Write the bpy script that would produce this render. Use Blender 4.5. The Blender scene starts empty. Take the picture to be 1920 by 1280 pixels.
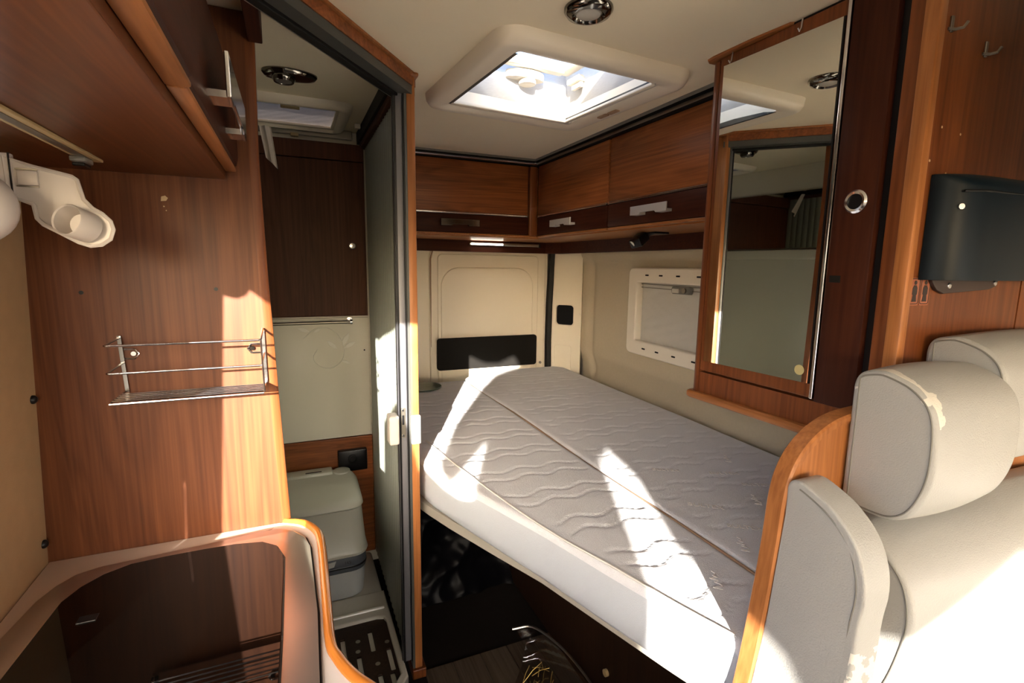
import bpy, bmesh, math, random
from mathutils import Vector, Matrix, noise as mnoise
random.seed(7)
scene = bpy.context.scene
COL = scene.collection
K, H = 1.12, 1.15            # world scale, eye height above the floor (layout units)

def W(x, y, z):
    return Vector((x * K, y * K, (z + H) * K))

# ------------------------------------------------------------------ camera
def setup_camera():
    yaw, pitch, roll = math.radians(23.543), math.radians(8.436), math.radians(0.7814)
    f = Vector((math.sin(yaw) * math.cos(pitch), math.cos(yaw) * math.cos(pitch), -math.sin(pitch)))
    r = Vector((math.cos(yaw), -math.sin(yaw), 0))
    u = r.cross(f)
    r2 = math.cos(roll) * r + math.sin(roll) * u
    u2 = -math.sin(roll) * r + math.cos(roll) * u
    cd = bpy.data.cameras.new('camera')
    cd.sensor_width = 36.0
    cd.lens = 948.56 / 1920 * 36.0
    cd.clip_start = 0.01
    co = bpy.data.objects.new('camera', cd)
    COL.objects.link(co)
    m = Matrix((r2, u2, -f)).transposed().to_4x4()
    m.translation = W(0, 0, 0)
    co.matrix_world = m
    scene.camera = co
setup_camera()

# ------------------------------------------------------------------ world, sun, exposure
def setup_light():
    w = bpy.data.worlds.new('sky')
    scene.world = w
    w.use_nodes = True
    nt = w.node_tree
    nt.nodes.clear()
    out = nt.nodes.new('ShaderNodeOutputWorld')
    bg = nt.nodes.new('ShaderNodeBackground')
    sky = nt.nodes.new('ShaderNodeTexSky')
    sky.sky_type = 'NISHITA'
    sky.sun_disc = False
    sky.sun_elevation = math.radians(22)
    sky.sun_rotation = math.radians(205)
    sky.air_density = 0.8
    sky.dust_density = 4.0
    bg.inputs['Strength'].default_value = 0.72
    nt.links.new(sky.outputs[0], bg.inputs['Color'])
    nt.links.new(bg.outputs[0], out.inputs['Surface'])
    sd = bpy.data.lights.new('sun', 'SUN')
    sd.energy = 21.0
    sd.color = (1.0, 0.93, 0.83)
    sd.angle = math.radians(0.53)
    so = bpy.data.objects.new('sun', sd)
    COL.objects.link(so)
    so.rotation_euler = Vector((0.46, 1.0, -0.27)).to_track_quat('-Z', 'Y').to_euler()
    so.location = W(-2, -4, 2)
    vs = scene.view_settings
    vs.view_transform = 'Standard'
    vs.look = 'None'
    vs.gamma = 1.0
    vs.use_curve_mapping = False
    vs.exposure = 0.9
    cy = scene.cycles
    cy.max_bounces = 10
    cy.diffuse_bounces = 6
    cy.glossy_bounces = 5
    cy.transmission_bounces = 8
    cy.transparent_max_bounces = 10
    cy.sample_clamp_indirect = 6.0
    cy.caustics_reflective = False
    cy.caustics_refractive = False
    cy.use_denoising = True
setup_light()

# daylight portals in the real openings (they only steer sampling, they emit nothing)
def portal(cx, cy_, cz, sx, sy, rot):
    ld = bpy.data.lights.new('window_portal', 'AREA')
    ld.shape = 'RECTANGLE'
    ld.size, ld.size_y = sx * K, sy * K
    ld.cycles.is_portal = True
    o = bpy.data.objects.new('window_portal', ld)
    COL.objects.link(o)
    o.location = W(cx, cy_, cz)
    o.rotation_euler = rot

# ------------------------------------------------------------------ materials
MATS = {}
def nodemat(name):
    m = bpy.data.materials.new(name)
    m.use_nodes = True
    nt = m.node_tree
    b = nt.nodes['Principled BSDF']
    MATS[name] = m
    return m, nt, b

def plain(name, col, rough=0.5, metal=0.0, spec=0.5, bump=0.0, bscale=200.0, var=0.0, vscale=6.0, **kw):
    m, nt, b = nodemat(name)
    b.inputs['Base Color'].default_value = (*col, 1)
    b.inputs['Roughness'].default_value = rough
    b.inputs['Metallic'].default_value = metal
    b.inputs['Specular IOR Level'].default_value = spec
    for k, v in kw.items():
        b.inputs[k.replace('_', ' ')].default_value = v
    tc = nt.nodes.new('ShaderNodeTexCoord')
    n2 = nt.nodes.new('ShaderNodeTexNoise')
    n2.inputs['Scale'].default_value = vscale
    n2.inputs['Detail'].default_value = 5
    nt.links.new(tc.outputs['Object'], n2.inputs['Vector'])
    mx = nt.nodes.new('ShaderNodeMix')
    mx.data_type = 'RGBA'
    mx.inputs['A'].default_value = (*[c * (1 - var) for c in col], 1)
    mx.inputs['B'].default_value = (*[min(1, c * (1 + var)) for c in col], 1)
    nt.links.new(n2.outputs['Fac'], mx.inputs['Factor'])
    nt.links.new(mx.outputs['Result'], b.inputs['Base Color'])
    if bump:
        n = nt.nodes.new('ShaderNodeTexNoise')
        n.inputs['Scale'].default_value = bscale
        n.inputs['Detail'].default_value = 3
        nt.links.new(tc.outputs['Object'], n.inputs['Vector'])
        bp = nt.nodes.new('ShaderNodeBump')
        bp.inputs['Strength'].default_value = bump
        bp.inputs['Distance'].default_value = 0.002
        nt.links.new(n.outputs['Fac'], bp.inputs['Height'])
        nt.links.new(bp.outputs['Normal'], b.inputs['Normal'])
    return m

def wood(name, dark, light, axis='z', rough=0.38, grain=70.0, figure=9.0, spec=0.32, coat=0.0):
    m, nt, b = nodemat(name)
    L = nt.links.new
    tc = nt.nodes.new('ShaderNodeTexCoord')
    def noise(across, along, detail, dist):
        mp = nt.nodes.new('ShaderNodeMapping')
        s = [across] * 3
        s['xyz'.index(axis)] = along
        mp.inputs['Scale'].default_value = s
        L(tc.outputs['Object'], mp.inputs['Vector'])
        n = nt.nodes.new('ShaderNodeTexNoise')
        n.inputs['Scale'].default_value = 1.0
        n.inputs['Detail'].default_value = detail
        n.inputs['Distortion'].default_value = dist
        L(mp.outputs['Vector'], n.inputs['Vector'])
        return n
    n1 = noise(grain * 2.0, grain * 0.035, 4, 0.2)      # fine pores
    n2 = noise(figure, figure * 0.10, 3, 0.8)           # broad figure
    wv = nt.nodes.new('ShaderNodeMath'); wv.operation = 'SINE'      # growth lines that follow the figure
    ml = nt.nodes.new('ShaderNodeMath'); ml.operation = 'MULTIPLY'; ml.inputs[1].default_value = 70.0
    L(n2.outputs['Fac'], ml.inputs[0]); L(ml.outputs[0], wv.inputs[0])
    ad = nt.nodes.new('ShaderNodeMath'); ad.operation = 'MULTIPLY_ADD'
    ad.inputs[1].default_value = 0.09
    L(wv.outputs[0], ad.inputs[0]); L(n1.outputs['Fac'], ad.inputs[2])
    ad2 = nt.nodes.new('ShaderNodeMath'); ad2.operation = 'ADD'
    s2 = nt.nodes.new('ShaderNodeMath'); s2.operation = 'MULTIPLY_ADD'
    s2.inputs[1].default_value = 0.7; s2.inputs[2].default_value = -0.35
    L(n2.outputs['Fac'], s2.inputs[0])
    L(ad.outputs[0], ad2.inputs[0]); L(s2.outputs[0], ad2.inputs[1])
    rp = nt.nodes.new('ShaderNodeValToRGB')
    rp.color_ramp.elements[0].position = 0.16; rp.color_ramp.elements[0].color = (*dark, 1)
    rp.color_ramp.elements[1].position = 0.86; rp.color_ramp.elements[1].color = (*light, 1)
    L(ad2.outputs[0], rp.inputs['Fac'])
    L(rp.outputs['Color'], b.inputs['Base Color'])
    b.inputs['Roughness'].default_value = rough
    b.inputs['Specular IOR Level'].default_value = spec
    b.inputs['Coat Weight'].default_value = coat
    b.inputs['Coat Roughness'].default_value = 0.15
    bp = nt.nodes.new('ShaderNodeBump')
    bp.inputs['Strength'].default_value = 0.06
    bp.inputs['Distance'].default_value = 0.001
    L(n1.outputs['Fac'], bp.inputs['Height'])
    L(bp.outputs['Normal'], b.inputs['Normal'])
    return m

CH_D, CH_L = (0.090, 0.023, 0.0066), (0.205, 0.062, 0.0172)
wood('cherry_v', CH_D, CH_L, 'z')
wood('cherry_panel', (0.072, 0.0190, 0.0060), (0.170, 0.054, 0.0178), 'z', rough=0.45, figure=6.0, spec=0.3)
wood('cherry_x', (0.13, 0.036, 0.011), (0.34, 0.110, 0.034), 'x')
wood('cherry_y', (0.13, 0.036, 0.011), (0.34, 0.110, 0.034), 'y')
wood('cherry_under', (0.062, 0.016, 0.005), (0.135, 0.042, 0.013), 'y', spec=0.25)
wood('light_wood_v', (0.22, 0.078, 0.022), (0.41, 0.16, 0.052), 'z', grain=90)
wood('light_wood_y', (0.20, 0.068, 0.018), (0.38, 0.145, 0.045), 'y', grain=90)
wood('mahogany_x', (0.026, 0.0065, 0.0035), (0.060, 0.016, 0.0075), 'x', rough=0.48, spec=0.12)
wood('mahogany_y', (0.026, 0.0065, 0.0035), (0.060, 0.016, 0.0075), 'y', rough=0.48, spec=0.12)
wood('mahogany_v', (0.026, 0.0065, 0.0035), (0.060, 0.016, 0.0075), 'z', rough=0.48, spec=0.12)
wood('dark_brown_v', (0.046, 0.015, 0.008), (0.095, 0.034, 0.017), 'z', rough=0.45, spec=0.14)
wood('orange_lip', (0.42, 0.13, 0.018), (0.55, 0.19, 0.032), 'y', rough=0.18, grain=30, coat=0.6)
wood('plank', (0.055, 0.042, 0.032), (0.13, 0.10, 0.078), 'y', rough=0.4)
plain('ceiling_cream', (0.88, 0.79, 0.60), 0.6, bump=0.05, bscale=400, var=0.03)
plain('cream_plastic', (0.82, 0.75, 0.63), 0.35, var=0.02)
plain('cream_metal', (0.84, 0.76, 0.61), 0.32, var=0.02)
plain('bath_white', (0.66, 0.63, 0.53), 0.22, var=0.02)
plain('white_relief', (0.74, 0.72, 0.64), 0.12)
plain('white_plastic', (0.60, 0.55, 0.51), 0.35)
plain('hardboard', (0.44, 0.29, 0.15), 0.75, bump=0.15, bscale=350, var=0.10, vscale=30)
plain('wall_fabric', (0.55, 0.475, 0.345), 0.95, bump=0.5, bscale=700, var=0.06, vscale=90)
plain('black', (0.005, 0.005, 0.006), 0.35, spec=0.3)
plain('black_matt', (0.008, 0.007, 0.006), 0.8, spec=0.15, bump=0.2, bscale=500)
plain('rubber', (0.008, 0.008, 0.008), 0.55, spec=0.2)
plain('chrome', (0.80, 0.80, 0.82), 0.17, 1.0)
plain('dark_chrome', (0.20, 0.19, 0.17), 0.12, 1.0)
plain('aluminium', (0.62, 0.62, 0.62), 0.28, 1.0, bump=0.05)
plain('dull_metal', (0.30, 0.28, 0.24), 0.35, 1.0)
plain('steel_frame', (0.60, 0.50, 0.44), 0.30, 0.85, bump=0.04, bscale=300)
plain('black_glass', (0.0006, 0.0005, 0.0004), 0.02, spec=0.42)
plain('counter', (0.56, 0.44, 0.36), 0.35, var=0.04, bump=0.05, bscale=500)
plain('counter_white', (0.72, 0.68, 0.64), 0.3, var=0.02)
plain('lens', (0.60, 0.58, 0.52), 0.25, Transmission_Weight=0.2)
plain('toilet_white', (0.55, 0.55, 0.48), 0.35, var=0.02)
plain('toilet_lower', (0.44, 0.46, 0.46), 0.4, var=0.02)
plain('toilet_grey', (0.075, 0.085, 0.10), 0.4)
plain('tray_white', (0.58, 0.57, 0.52), 0.25)
plain('tambour', (0.24, 0.26, 0.23), 0.35, var=0.04)
plain('leather', (0.335, 0.335, 0.322), 0.42, bump=0.35, bscale=420, var=0.05)
plain('piping', (0.16, 0.155, 0.14), 0.5)
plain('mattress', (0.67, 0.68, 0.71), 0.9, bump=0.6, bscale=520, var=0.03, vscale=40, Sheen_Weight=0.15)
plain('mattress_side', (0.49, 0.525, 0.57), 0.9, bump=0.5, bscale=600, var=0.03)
plain('brown_tape', (0.34, 0.22, 0.14), 0.8)
plain('woven', (0.66, 0.635, 0.60), 0.8)
plain('bed_board', (0.36, 0.34, 0.29), 0.6, var=0.05)
plain('blue_black', (0.004, 0.009, 0.014), 0.40, spec=0.18)
plain('flange', (0.035, 0.020, 0.018), 0.5)
plain('blind_silver', (0.60, 0.58, 0.53), 0.55, 0.15, bump=0.5, bscale=90, var=0.05)
plain('grey_plastic', (0.16, 0.155, 0.14), 0.35)
plain('sticker', (0.30, 0.095, 0.045), 0.5)
plain('sticker_ink', (0.02, 0.012, 0.01), 0.6)
plain('stain_yellow', (0.52, 0.44, 0.20), 0.6)
plain('green_badge', (0.035, 0.055, 0.035), 0.3)
plain('green_badge_line', (0.11, 0.14, 0.10), 0.4)
plain('seal_grey', (0.065, 0.068, 0.064), 0.45, 0.2)
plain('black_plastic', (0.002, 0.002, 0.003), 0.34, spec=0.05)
plain('straw', (0.45, 0.30, 0.08), 0.4, 0.3)
plain('tan', (0.45, 0.34, 0.17), 0.5)
plain('chip', (0.60, 0.44, 0.26), 0.7)
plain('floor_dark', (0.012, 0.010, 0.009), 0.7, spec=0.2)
plain('profile_grey', (0.20, 0.20, 0.22), 0.4, 0.5)
plain('handle_metal', (0.72, 0.70, 0.66), 0.32, 0.55)
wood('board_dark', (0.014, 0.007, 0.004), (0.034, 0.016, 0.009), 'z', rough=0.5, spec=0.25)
plain('ground', (0.55, 0.50, 0.43), 0.9, bump=0.3, bscale=30, var=0.1)
plain('cab_lining', (0.74, 0.72, 0.67), 0.7)
plain('outer_wall', (0.50, 0.46, 0.40), 0.7)

def mirror_mat():
    m, nt, b = nodemat('mirror')
    b.inputs['Base Color'].default_value = (0.86, 0.86, 0.80, 1)
    b.inputs['Metallic'].default_value = 1
    b.inputs['Roughness'].default_value = 0.01
mirror_mat()

def worn_leather():
    m = MATS['leather'].copy(); m.name = 'leather_worn'; MATS['leather_worn'] = m
    nt = m.node_tree; L = nt.links.new
    b = nt.nodes['Principled BSDF']
    src = b.inputs['Base Color'].links[0].from_socket
    tc = nt.nodes.new('ShaderNodeTexCoord')
    at = nt.nodes.new('ShaderNodeAttribute'); at.attribute_name = 'wear'
    n = nt.nodes.new('ShaderNodeTexNoise'); n.inputs['Scale'].default_value = 38; n.inputs['Detail'].default_value = 4
    L(tc.outputs['Object'], n.inputs['Vector'])
    ad = nt.nodes.new('ShaderNodeMath'); ad.operation = 'ADD'
    L(at.outputs['Fac'], ad.inputs[0]); L(n.outputs['Fac'], ad.inputs[1])
    gt = nt.nodes.new('ShaderNodeMath'); gt.operation = 'GREATER_THAN'; gt.inputs[1].default_value = 1.12
    L(ad.outputs[0], gt.inputs[0])
    mx = nt.nodes.new('ShaderNodeMix'); mx.data_type = 'RGBA'
    mx.inputs['B'].default_value = (0.62, 0.60, 0.54, 1)
    L(gt.outputs[0], mx.inputs['Factor']); L(src, mx.inputs['A'])
    L(mx.outputs['Result'], b.inputs['Base Color'])
worn_leather()

def glassy(name, col, rough, trans, alpha=1.0):
    m, nt, b = nodemat(name)
    b.inputs['Base Color'].default_value = (*col, 1)
    b.inputs['Roughness'].default_value = rough
    b.inputs['Transmission Weight'].default_value = trans
    b.inputs['Alpha'].default_value = alpha
    return m
def clear_mat(name, tint, gloss):
    m = bpy.data.materials.new(name); m.use_nodes = True; MATS[name] = m
    nt = m.node_tree; nt.nodes.clear()
    o = nt.nodes.new('ShaderNodeOutputMaterial')
    mx = nt.nodes.new('ShaderNodeMixShader'); mx.inputs[0].default_value = gloss
    t = nt.nodes.new('ShaderNodeBsdfTransparent'); t.inputs[0].default_value = (*tint, 1)
    g = nt.nodes.new('ShaderNodeBsdfGlossy'); g.inputs['Roughness'].default_value = 0.05
    nt.links.new(t.outputs[0], mx.inputs[1]); nt.links.new(g.outputs[0], mx.inputs[2])
    nt.links.new(mx.outputs[0], o.inputs['Surface'])
clear_mat('clear_pane', (0.62, 0.66, 0.72), 0.04)
clear_mat('clear_bag', (0.80, 0.80, 0.80), 0.16)
def translucent(name, col, mixdiff=0.4, tint=None, clear=0.0):
    m = bpy.data.materials.new(name); m.use_nodes = True; MATS[name] = m
    nt = m.node_tree; nt.nodes.clear()
    o = nt.nodes.new('ShaderNodeOutputMaterial')
    t = nt.nodes.new('ShaderNodeBsdfTranslucent'); t.inputs[0].default_value = (*col, 1)
    d = nt.nodes.new('ShaderNodeBsdfDiffuse'); d.inputs[0].default_value = (*(tint or col), 1)
    n = nt.nodes.new('ShaderNodeTexNoise'); n.inputs['Scale'].default_value = 30
    r = nt.nodes.new('ShaderNodeMapRange'); r.inputs['To Min'].default_value = mixdiff - 0.12; r.inputs['To Max'].default_value = mixdiff + 0.12
    nt.links.new(n.outputs['Fac'], r.inputs['Value'])
    mx = nt.nodes.new('ShaderNodeMixShader')
    nt.links.new(r.outputs[0], mx.inputs[0])
    nt.links.new(t.outputs[0], mx.inputs[1]); nt.links.new(d.outputs[0], mx.inputs[2])
    last = mx
    if clear:
        tr = nt.nodes.new('ShaderNodeBsdfTransparent')
        m2 = nt.nodes.new('ShaderNodeMixShader'); m2.inputs[0].default_value = clear
        nt.links.new(mx.outputs[0], m2.inputs[1]); nt.links.new(tr.outputs[0], m2.inputs[2])
        last = m2
    nt.links.new(last.outputs[0], o.inputs['Surface'])
translucent('dome_milk', (0.42, 0.42, 0.42), 0.40, (0.8, 0.8, 0.8), clear=0.10)
translucent('blind_cloth', (0.034, 0.030, 0.029), 0.5, (0.52, 0.48, 0.46))
def emit(name, col, strength):
    m, nt, b = nodemat(name)
    b.inputs['Base Color'].default_value = (*col, 1)
    b.inputs['Emission Color'].default_value = (*col, 1)
    b.inputs['Emission Strength'].default_value = strength
emit('sun_patch_glow', (1.0, 0.93, 0.8), 9.0)  # emission that imitates reflected sun on the rear rail
emit('lamp_on', (0.93, 0.97, 1.0), 2.2)

# ------------------------------------------------------------------ mesh helpers
class B:
    def __init__(s): s.bm = bmesh.new()
    def poly(s, pts):
        return s.bm.faces.new([s.bm.verts.new(p) for p in pts])
    def box(s, x0, x1, y0, y1, z0, z1, bev=0.0, seg=2, rot=None):
        x0, x1 = sorted((x0, x1)); y0, y1 = sorted((y0, y1)); z0, z1 = sorted((z0, z1))
        r = bmesh.ops.create_cube(s.bm, size=1)
        vs = r['verts']
        c = Vector(((x0 + x1) / 2, (y0 + y1) / 2, (z0 + z1) / 2))
        for v in vs:
            v.co = Vector((v.co.x * (x1 - x0), v.co.y * (y1 - y0), v.co.z * (z1 - z0)))
            if rot: v.co = rot @ v.co
            v.co += c
        if bev:
            es = list({e for v in vs for e in v.link_edges})
            bmesh.ops.bevel(s.bm, geom=es, offset=bev, segments=seg, affect='EDGES', profile=0.5)
        return s
    def prism(s, pts, vec, bev=0.0, seg=2):
        vec = Vector(vec)
        a = [s.bm.verts.new(p) for p in pts]
        b = [s.bm.verts.new(Vector(p) + vec) for p in pts]
        n = len(pts)
        fs = [s.bm.faces.new(a), s.bm.faces.new(b[::-1])]
        for i in range(n):
            fs.append(s.bm.faces.new((a[i], b[i], b[(i + 1) % n], a[(i + 1) % n])))
        if bev:
            es = list({e for f in fs[:2] for e in f.edges})
            bmesh.ops.bevel(s.bm, geom=es, offset=bev, segments=seg, affect='EDGES', profile=0.5)
        return s
    def loft(s, rings, cap0=True, cap1=True, closed=True):
        R = [[s.bm.verts.new(p) for p in r] for r in rings]
        n = len(R[0])
        for a, b in zip(R, R[1:]):
            for i in range(n if closed else n - 1):
                j = (i + 1) % n
                s.bm.faces.new((a[i], a[j], b[j], b[i]))
        if closed and cap0: s.bm.faces.new(R[0][::-1])
        if closed and cap1: s.bm.faces.new(R[-1])
        return s
    def tube(s, path, r, seg=8, closed=False):
        P = [Vector(p) for p in path]
        n = len(P)
        rings = []
        up0 = None
        for i, p in enumerate(P):
            if closed: t = P[(i + 1) % n] - P[i - 1]
            else: t = P[min(i + 1, n - 1)] - P[max(i - 1, 0)]
            t.normalize()
            if up0 is None:
                up0 = Vector((0, 0, 1)) if abs(t.z) < 0.9 else Vector((1, 0, 0))
            a = t.cross(up0)
            if a.length < 1e-5: a = t.cross(Vector((0, 1, 0)))
            a.normalize(); b = a.cross(t); up0 = b
            rr = r[i] if isinstance(r, (list, tuple)) else r
            rings.append([p + rr * (math.cos(2 * math.pi * k / seg) * a + math.sin(2 * math.pi * k / seg) * b) for k in range(seg)])
        if closed:
            s.loft(rings + [rings[0]], False, False)
        else: s.loft(rings)
        return s
    def disc(s, c, n, r, h, seg=24, r2=None, bev=0.0):
        """short cylinder from c along n*h"""
        c = Vector(c); n = Vector(n).normalized()
        a = n.orthogonal().normalized(); b = n.cross(a)
        def ring(rad, d): return [c + n * d + rad * (math.cos(2 * math.pi * k / seg) * a + math.sin(2 * math.pi * k / seg) * b) for k in range(seg)]
        r2 = r if r2 is None else r2
        if bev: s.loft([ring(r, 0), ring(r2, h - bev), ring(r2 - bev * 0.3, h - bev * 0.3), ring(r2 - bev, h)])
        else: s.loft([ring(r, 0), ring(r2, h)])
        return s
    def lathe(s, c, n, prof, seg=28):
        c = Vector(c); n = Vector(n).normalized()
        a = n.orthogonal().normalized(); b = n.cross(a)
        s.loft([[c + n * d + rad * (math.cos(2 * math.pi * k / seg) * a + math.sin(2 * math.pi * k / seg) * b) for k in range(seg)] for rad, d in prof])
        return s
    def grid(s, f, nu, nv):
        vs = [[s.bm.verts.new(f(i / nu, j / nv)) for j in range(nv + 1)] for i in range(nu + 1)]
        for i in range(nu):
            for j in range(nv):
                s.bm.faces.new((vs[i][j], vs[i + 1][j], vs[i + 1][j + 1], vs[i][j + 1]))
        return s
    def mesh(s, name):
        bmesh.ops.recalc_face_normals(s.bm, faces=s.bm.faces)
        me = bpy.data.meshes.new(name)
        s.bm.to_mesh(me); s.bm.free()
        return me

def rrect(x0, x1, y0, y1, r, n=5):
    pts = []
    rs = r if isinstance(r, (list, tuple)) else [r] * 4        # corners: ++, -+, --, +-
    for (cx, cy, a0, rr) in ((x1, y1, 0, rs[0]), (x0, y1, 90, rs[1]), (x0, y0, 180, rs[2]), (x1, y0, 270, rs[3])):
        ox = cx - rr if cx == x1 else cx + rr
        oy = cy - rr if cy == y1 else cy + rr
        for k in range(n + 1):
            a = math.radians(a0 + 90 * k / n)
            pts.append((ox + rr * math.cos(a), oy + rr * math.sin(a)))
    return pts

def smooth_closed(pts, n=6):
    out = []; m = len(pts)
    for i in range(m):
        p0, p1, p2, p3 = [Vector(pts[(i + k - 1) % m]) for k in range(4)]
        for k in range(n):
            t = k / n
            out.append(0.5 * ((2 * p1) + (-p0 + p2) * t + (2 * p0 - 5 * p1 + 4 * p2 - p3) * t * t + (-p0 + 3 * p1 - 3 * p2 + p3) * t ** 3))
    return out
def smooth_open(pts, n=6):
    P = [Vector(p) for p in pts]
    P = [2 * P[0] - P[1]] + P + [2 * P[-1] - P[-2]]
    out = []
    for i in range(1, len(P) - 2):
        p0, p1, p2, p3 = P[i - 1:i + 3]
        for k in range(n):
            t = k / n
            out.append(0.5 * ((2 * p1) + (-p0 + p2) * t + (2 * p0 - 5 * p1 + 4 * p2 - p3) * t * t + (-p0 + 3 * p1 - 3 * p2 + p3) * t ** 3))
    out.append(P[-2])
    return out

def plate_mesh(outer, holes, thick, org, u, v, bev=0.0):
    """flat plate with holes; 2-D contours laid on org + a*u + b*v, centred on that plane"""
    cd = bpy.data.curves.new('contour', 'CURVE')
    cd.dimensions = '2D'; cd.fill_mode = 'BOTH'; cd.extrude = thick / 2 - bev; cd.bevel_depth = bev; cd.bevel_resolution = 2
    for c in [outer] + list(holes):
        sp = cd.splines.new('POLY'); sp.points.add(len(c) - 1)
        for q, p in zip(sp.points, c): q.co = (p[0], p[1], 0, 1)
        sp.use_cyclic_u = True
    ob = bpy.data.objects.new('contour', cd); COL.objects.link(ob)
    dg = bpy.context.evaluated_depsgraph_get()
    me = bpy.data.meshes.new_from_object(ob.evaluated_get(dg))
    bpy.data.objects.remove(ob); bpy.data.curves.remove(cd)
    u, v = Vector(u), Vector(v); n = u.cross(v)
    M = Matrix((u, v, n)).transposed().to_4x4(); M.translation = Vector(org)
    me.transform(M)
    return me

def text_mesh(body, size, org, u, v, thick=0.0004):
    cd = bpy.data.curves.new('lettering', 'FONT'); cd.body = body; cd.size = size; cd.extrude = thick
    cd.align_x = 'CENTER'; cd.align_y = 'CENTER'
    ob = bpy.data.objects.new('lettering', cd); COL.objects.link(ob)
    dg = bpy.context.evaluated_depsgraph_get()
    me = bpy.data.meshes.new_from_object(ob.evaluated_get(dg))
    bpy.data.objects.remove(ob); bpy.data.curves.remove(cd)
    u, v = Vector(u).normalized(), Vector(v).normalized(); n = u.cross(v)
    M = Matrix((u, v, n)).transposed().to_4x4(); M.translation = Vector(org)
    me.transform(M)
    return me

def wloc(o):
    v = Vector((0, 0, 0))
    while o is not None:
        v += o.location; o = o.parent
    return v

def obj(name, m, mat, parent=None, smooth=False, angle=None, label=None, cat=None, group=None, kind=None, plabel=None):
    """link layout-unit mesh (B or Mesh) as one object, as a part of parent or top-level with its origin at its base"""
    me = m.mesh(name) if isinstance(m, B) else m
    me.name = name
    me.transform(Matrix.Translation((0, 0, H)))
    me.transform(Matrix.Scale(K, 4))
    o = bpy.data.objects.new(name, me)
    COL.objects.link(o)
    if parent is not None:
        o.parent = parent
        me.transform(Matrix.Translation(-wloc(parent)))
    else:
        xs = [v.co for v in me.vertices]
        c = Vector(((min(v.x for v in xs) + max(v.x for v in xs)) / 2, (min(v.y for v in xs) + max(v.y for v in xs)) / 2, min(v.z for v in xs)))
        me.transform(Matrix.Translation(-c)); o.location = c
    me.materials.clear(); me.materials.append(MATS[mat])
    if smooth:
        for p in me.polygons: p.use_smooth = True
        if angle is None: angle = 40
        bm = bmesh.new(); bm.from_mesh(me)
        for e in bm.edges:
            if len(e.link_faces) == 2 and e.calc_face_angle(0) > math.radians(angle): e.smooth = False
        bm.to_mesh(me); bm.free()
    tag(o, label or plabel, cat, group, kind)
    return o

def tag(o, label=None, cat=None, group=None, kind=None):
    for k, v in (('label', label), ('category', cat), ('group', group), ('kind', kind)):
        if v: o[k] = v
    return o

def thing(name, x, y, z, label, cat, group=None, kind=None):
    o = bpy.data.objects.new(name, None)
    o.empty_display_size = 0.05
    COL.objects.link(o); o.location = W(x, y, z)
    return tag(o, label, cat, group, kind)

# ================================================================== THE SHELL
FZ = -H          # floor
CZ = 0.45        # ceiling
XL, XR, YB, YF = -0.42, 1.30, 2.43, -3.2

# left side openings shaped to cast the sun patches: kitchen window, driver pane, windscreen side
KITCHEN = [(0.522, -0.50), (0.522, -0.367), (0.455, 0.115), (0.40, 0.122), (0.372, 0.135), (0.35, 0.155), (0.275, 0.145), (0.0, 0.20), (-0.309, 0.275),
           (-0.47, 0.281), (-0.62, 0.315), (-0.822, 0.405), (-0.89, 0.37), (-0.616, 0.252), (-0.507, 0.157), (-0.394, 0.002), (-0.402, -0.082), (-0.486, -0.10),
           (-0.676, 0.033), (-0.659, -0.084), (-0.56, -0.115), (-0.456, -0.125), (-0.27, -0.125), (-0.21, -0.02), (-0.10, 0.02), (0.12, -0.10), (0.16, -0.50)]
SLIT = [(0.648, -0.50), (0.630, -0.30), (0.648, -0.20), (0.650, -0.32), (0.668, -0.50)]
DRIVER = [(-1.45, -0.12), (-1.45, 0.17), (-1.488, 0.172), (-1.54, 0.208), (-1.65, 0.18), (-1.66, 0.10), (-1.70, 0.10), (-1.75, 0.085), (-1.79, 0.04), (-1.95, -0.12)]
FRONTP = [(-2.02, -0.36), (-2.02, 0.15), (-2.12, 0.195), (-2.68, 0.405), (-3.10, 0.405), (-3.10, -0.36)]
SH = lambda c: [(y - 0.037, z + 0.010) for y, z in c]
wl = plate_mesh([(YF, FZ), (2.5, FZ), (2.5, 0.6), (YF, 0.6)], [SH(KITCHEN), SH(SLIT), SH(DRIVER), SH(FRONTP)], 0.008,
                (XL - 0.019, 0, 0), (0, 1, 0), (0, 0, 1))
obj('wall_left', wl, 'outer_wall', kind='structure', label='plain left body side of the van with window openings shaped for the sun patches')
obj('ground', B().box(-14, 14, -14, 14, FZ - 0.45, FZ - 0.40), 'ground', kind='structure', label='sunlit sandy ground outside the van')
wf = plate_mesh([(-0.44, FZ), (1.6, FZ), (1.6, 0.6), (-0.44, 0.6)], [[(-0.30, -0.30), (1.24, -0.30), (1.18, 0.36), (-0.25, 0.36)]], 0.02, (0, YF, 0), (1, 0, 0), (0, 0, 1))
obj('wall_front', wf, 'outer_wall', kind='structure', label='front end of the van with the windscreen opening')
portal(0.47, YF, 0.03, 1.56, 0.67, (math.radians(-90), 0, 0))
wr = plate_mesh([(YF, FZ), (0.5, FZ), (0.5, 0.6), (YF, 0.6)], [[(-1.0, -0.30), (-0.45, -0.30), (-0.45, 0.15), (-1.0, 0.15)]],
                0.02, (XR + 0.12, 0, 0), (0, 1, 0), (0, 0, 1))
obj('wall_right_front', wr, 'cab_lining', kind='structure', label='cream front part of the right body side with a side window')
portal(XR + 0.12, -0.725, -0.075, 0.45, 0.55, (0, math.radians(90), 0))

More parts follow.
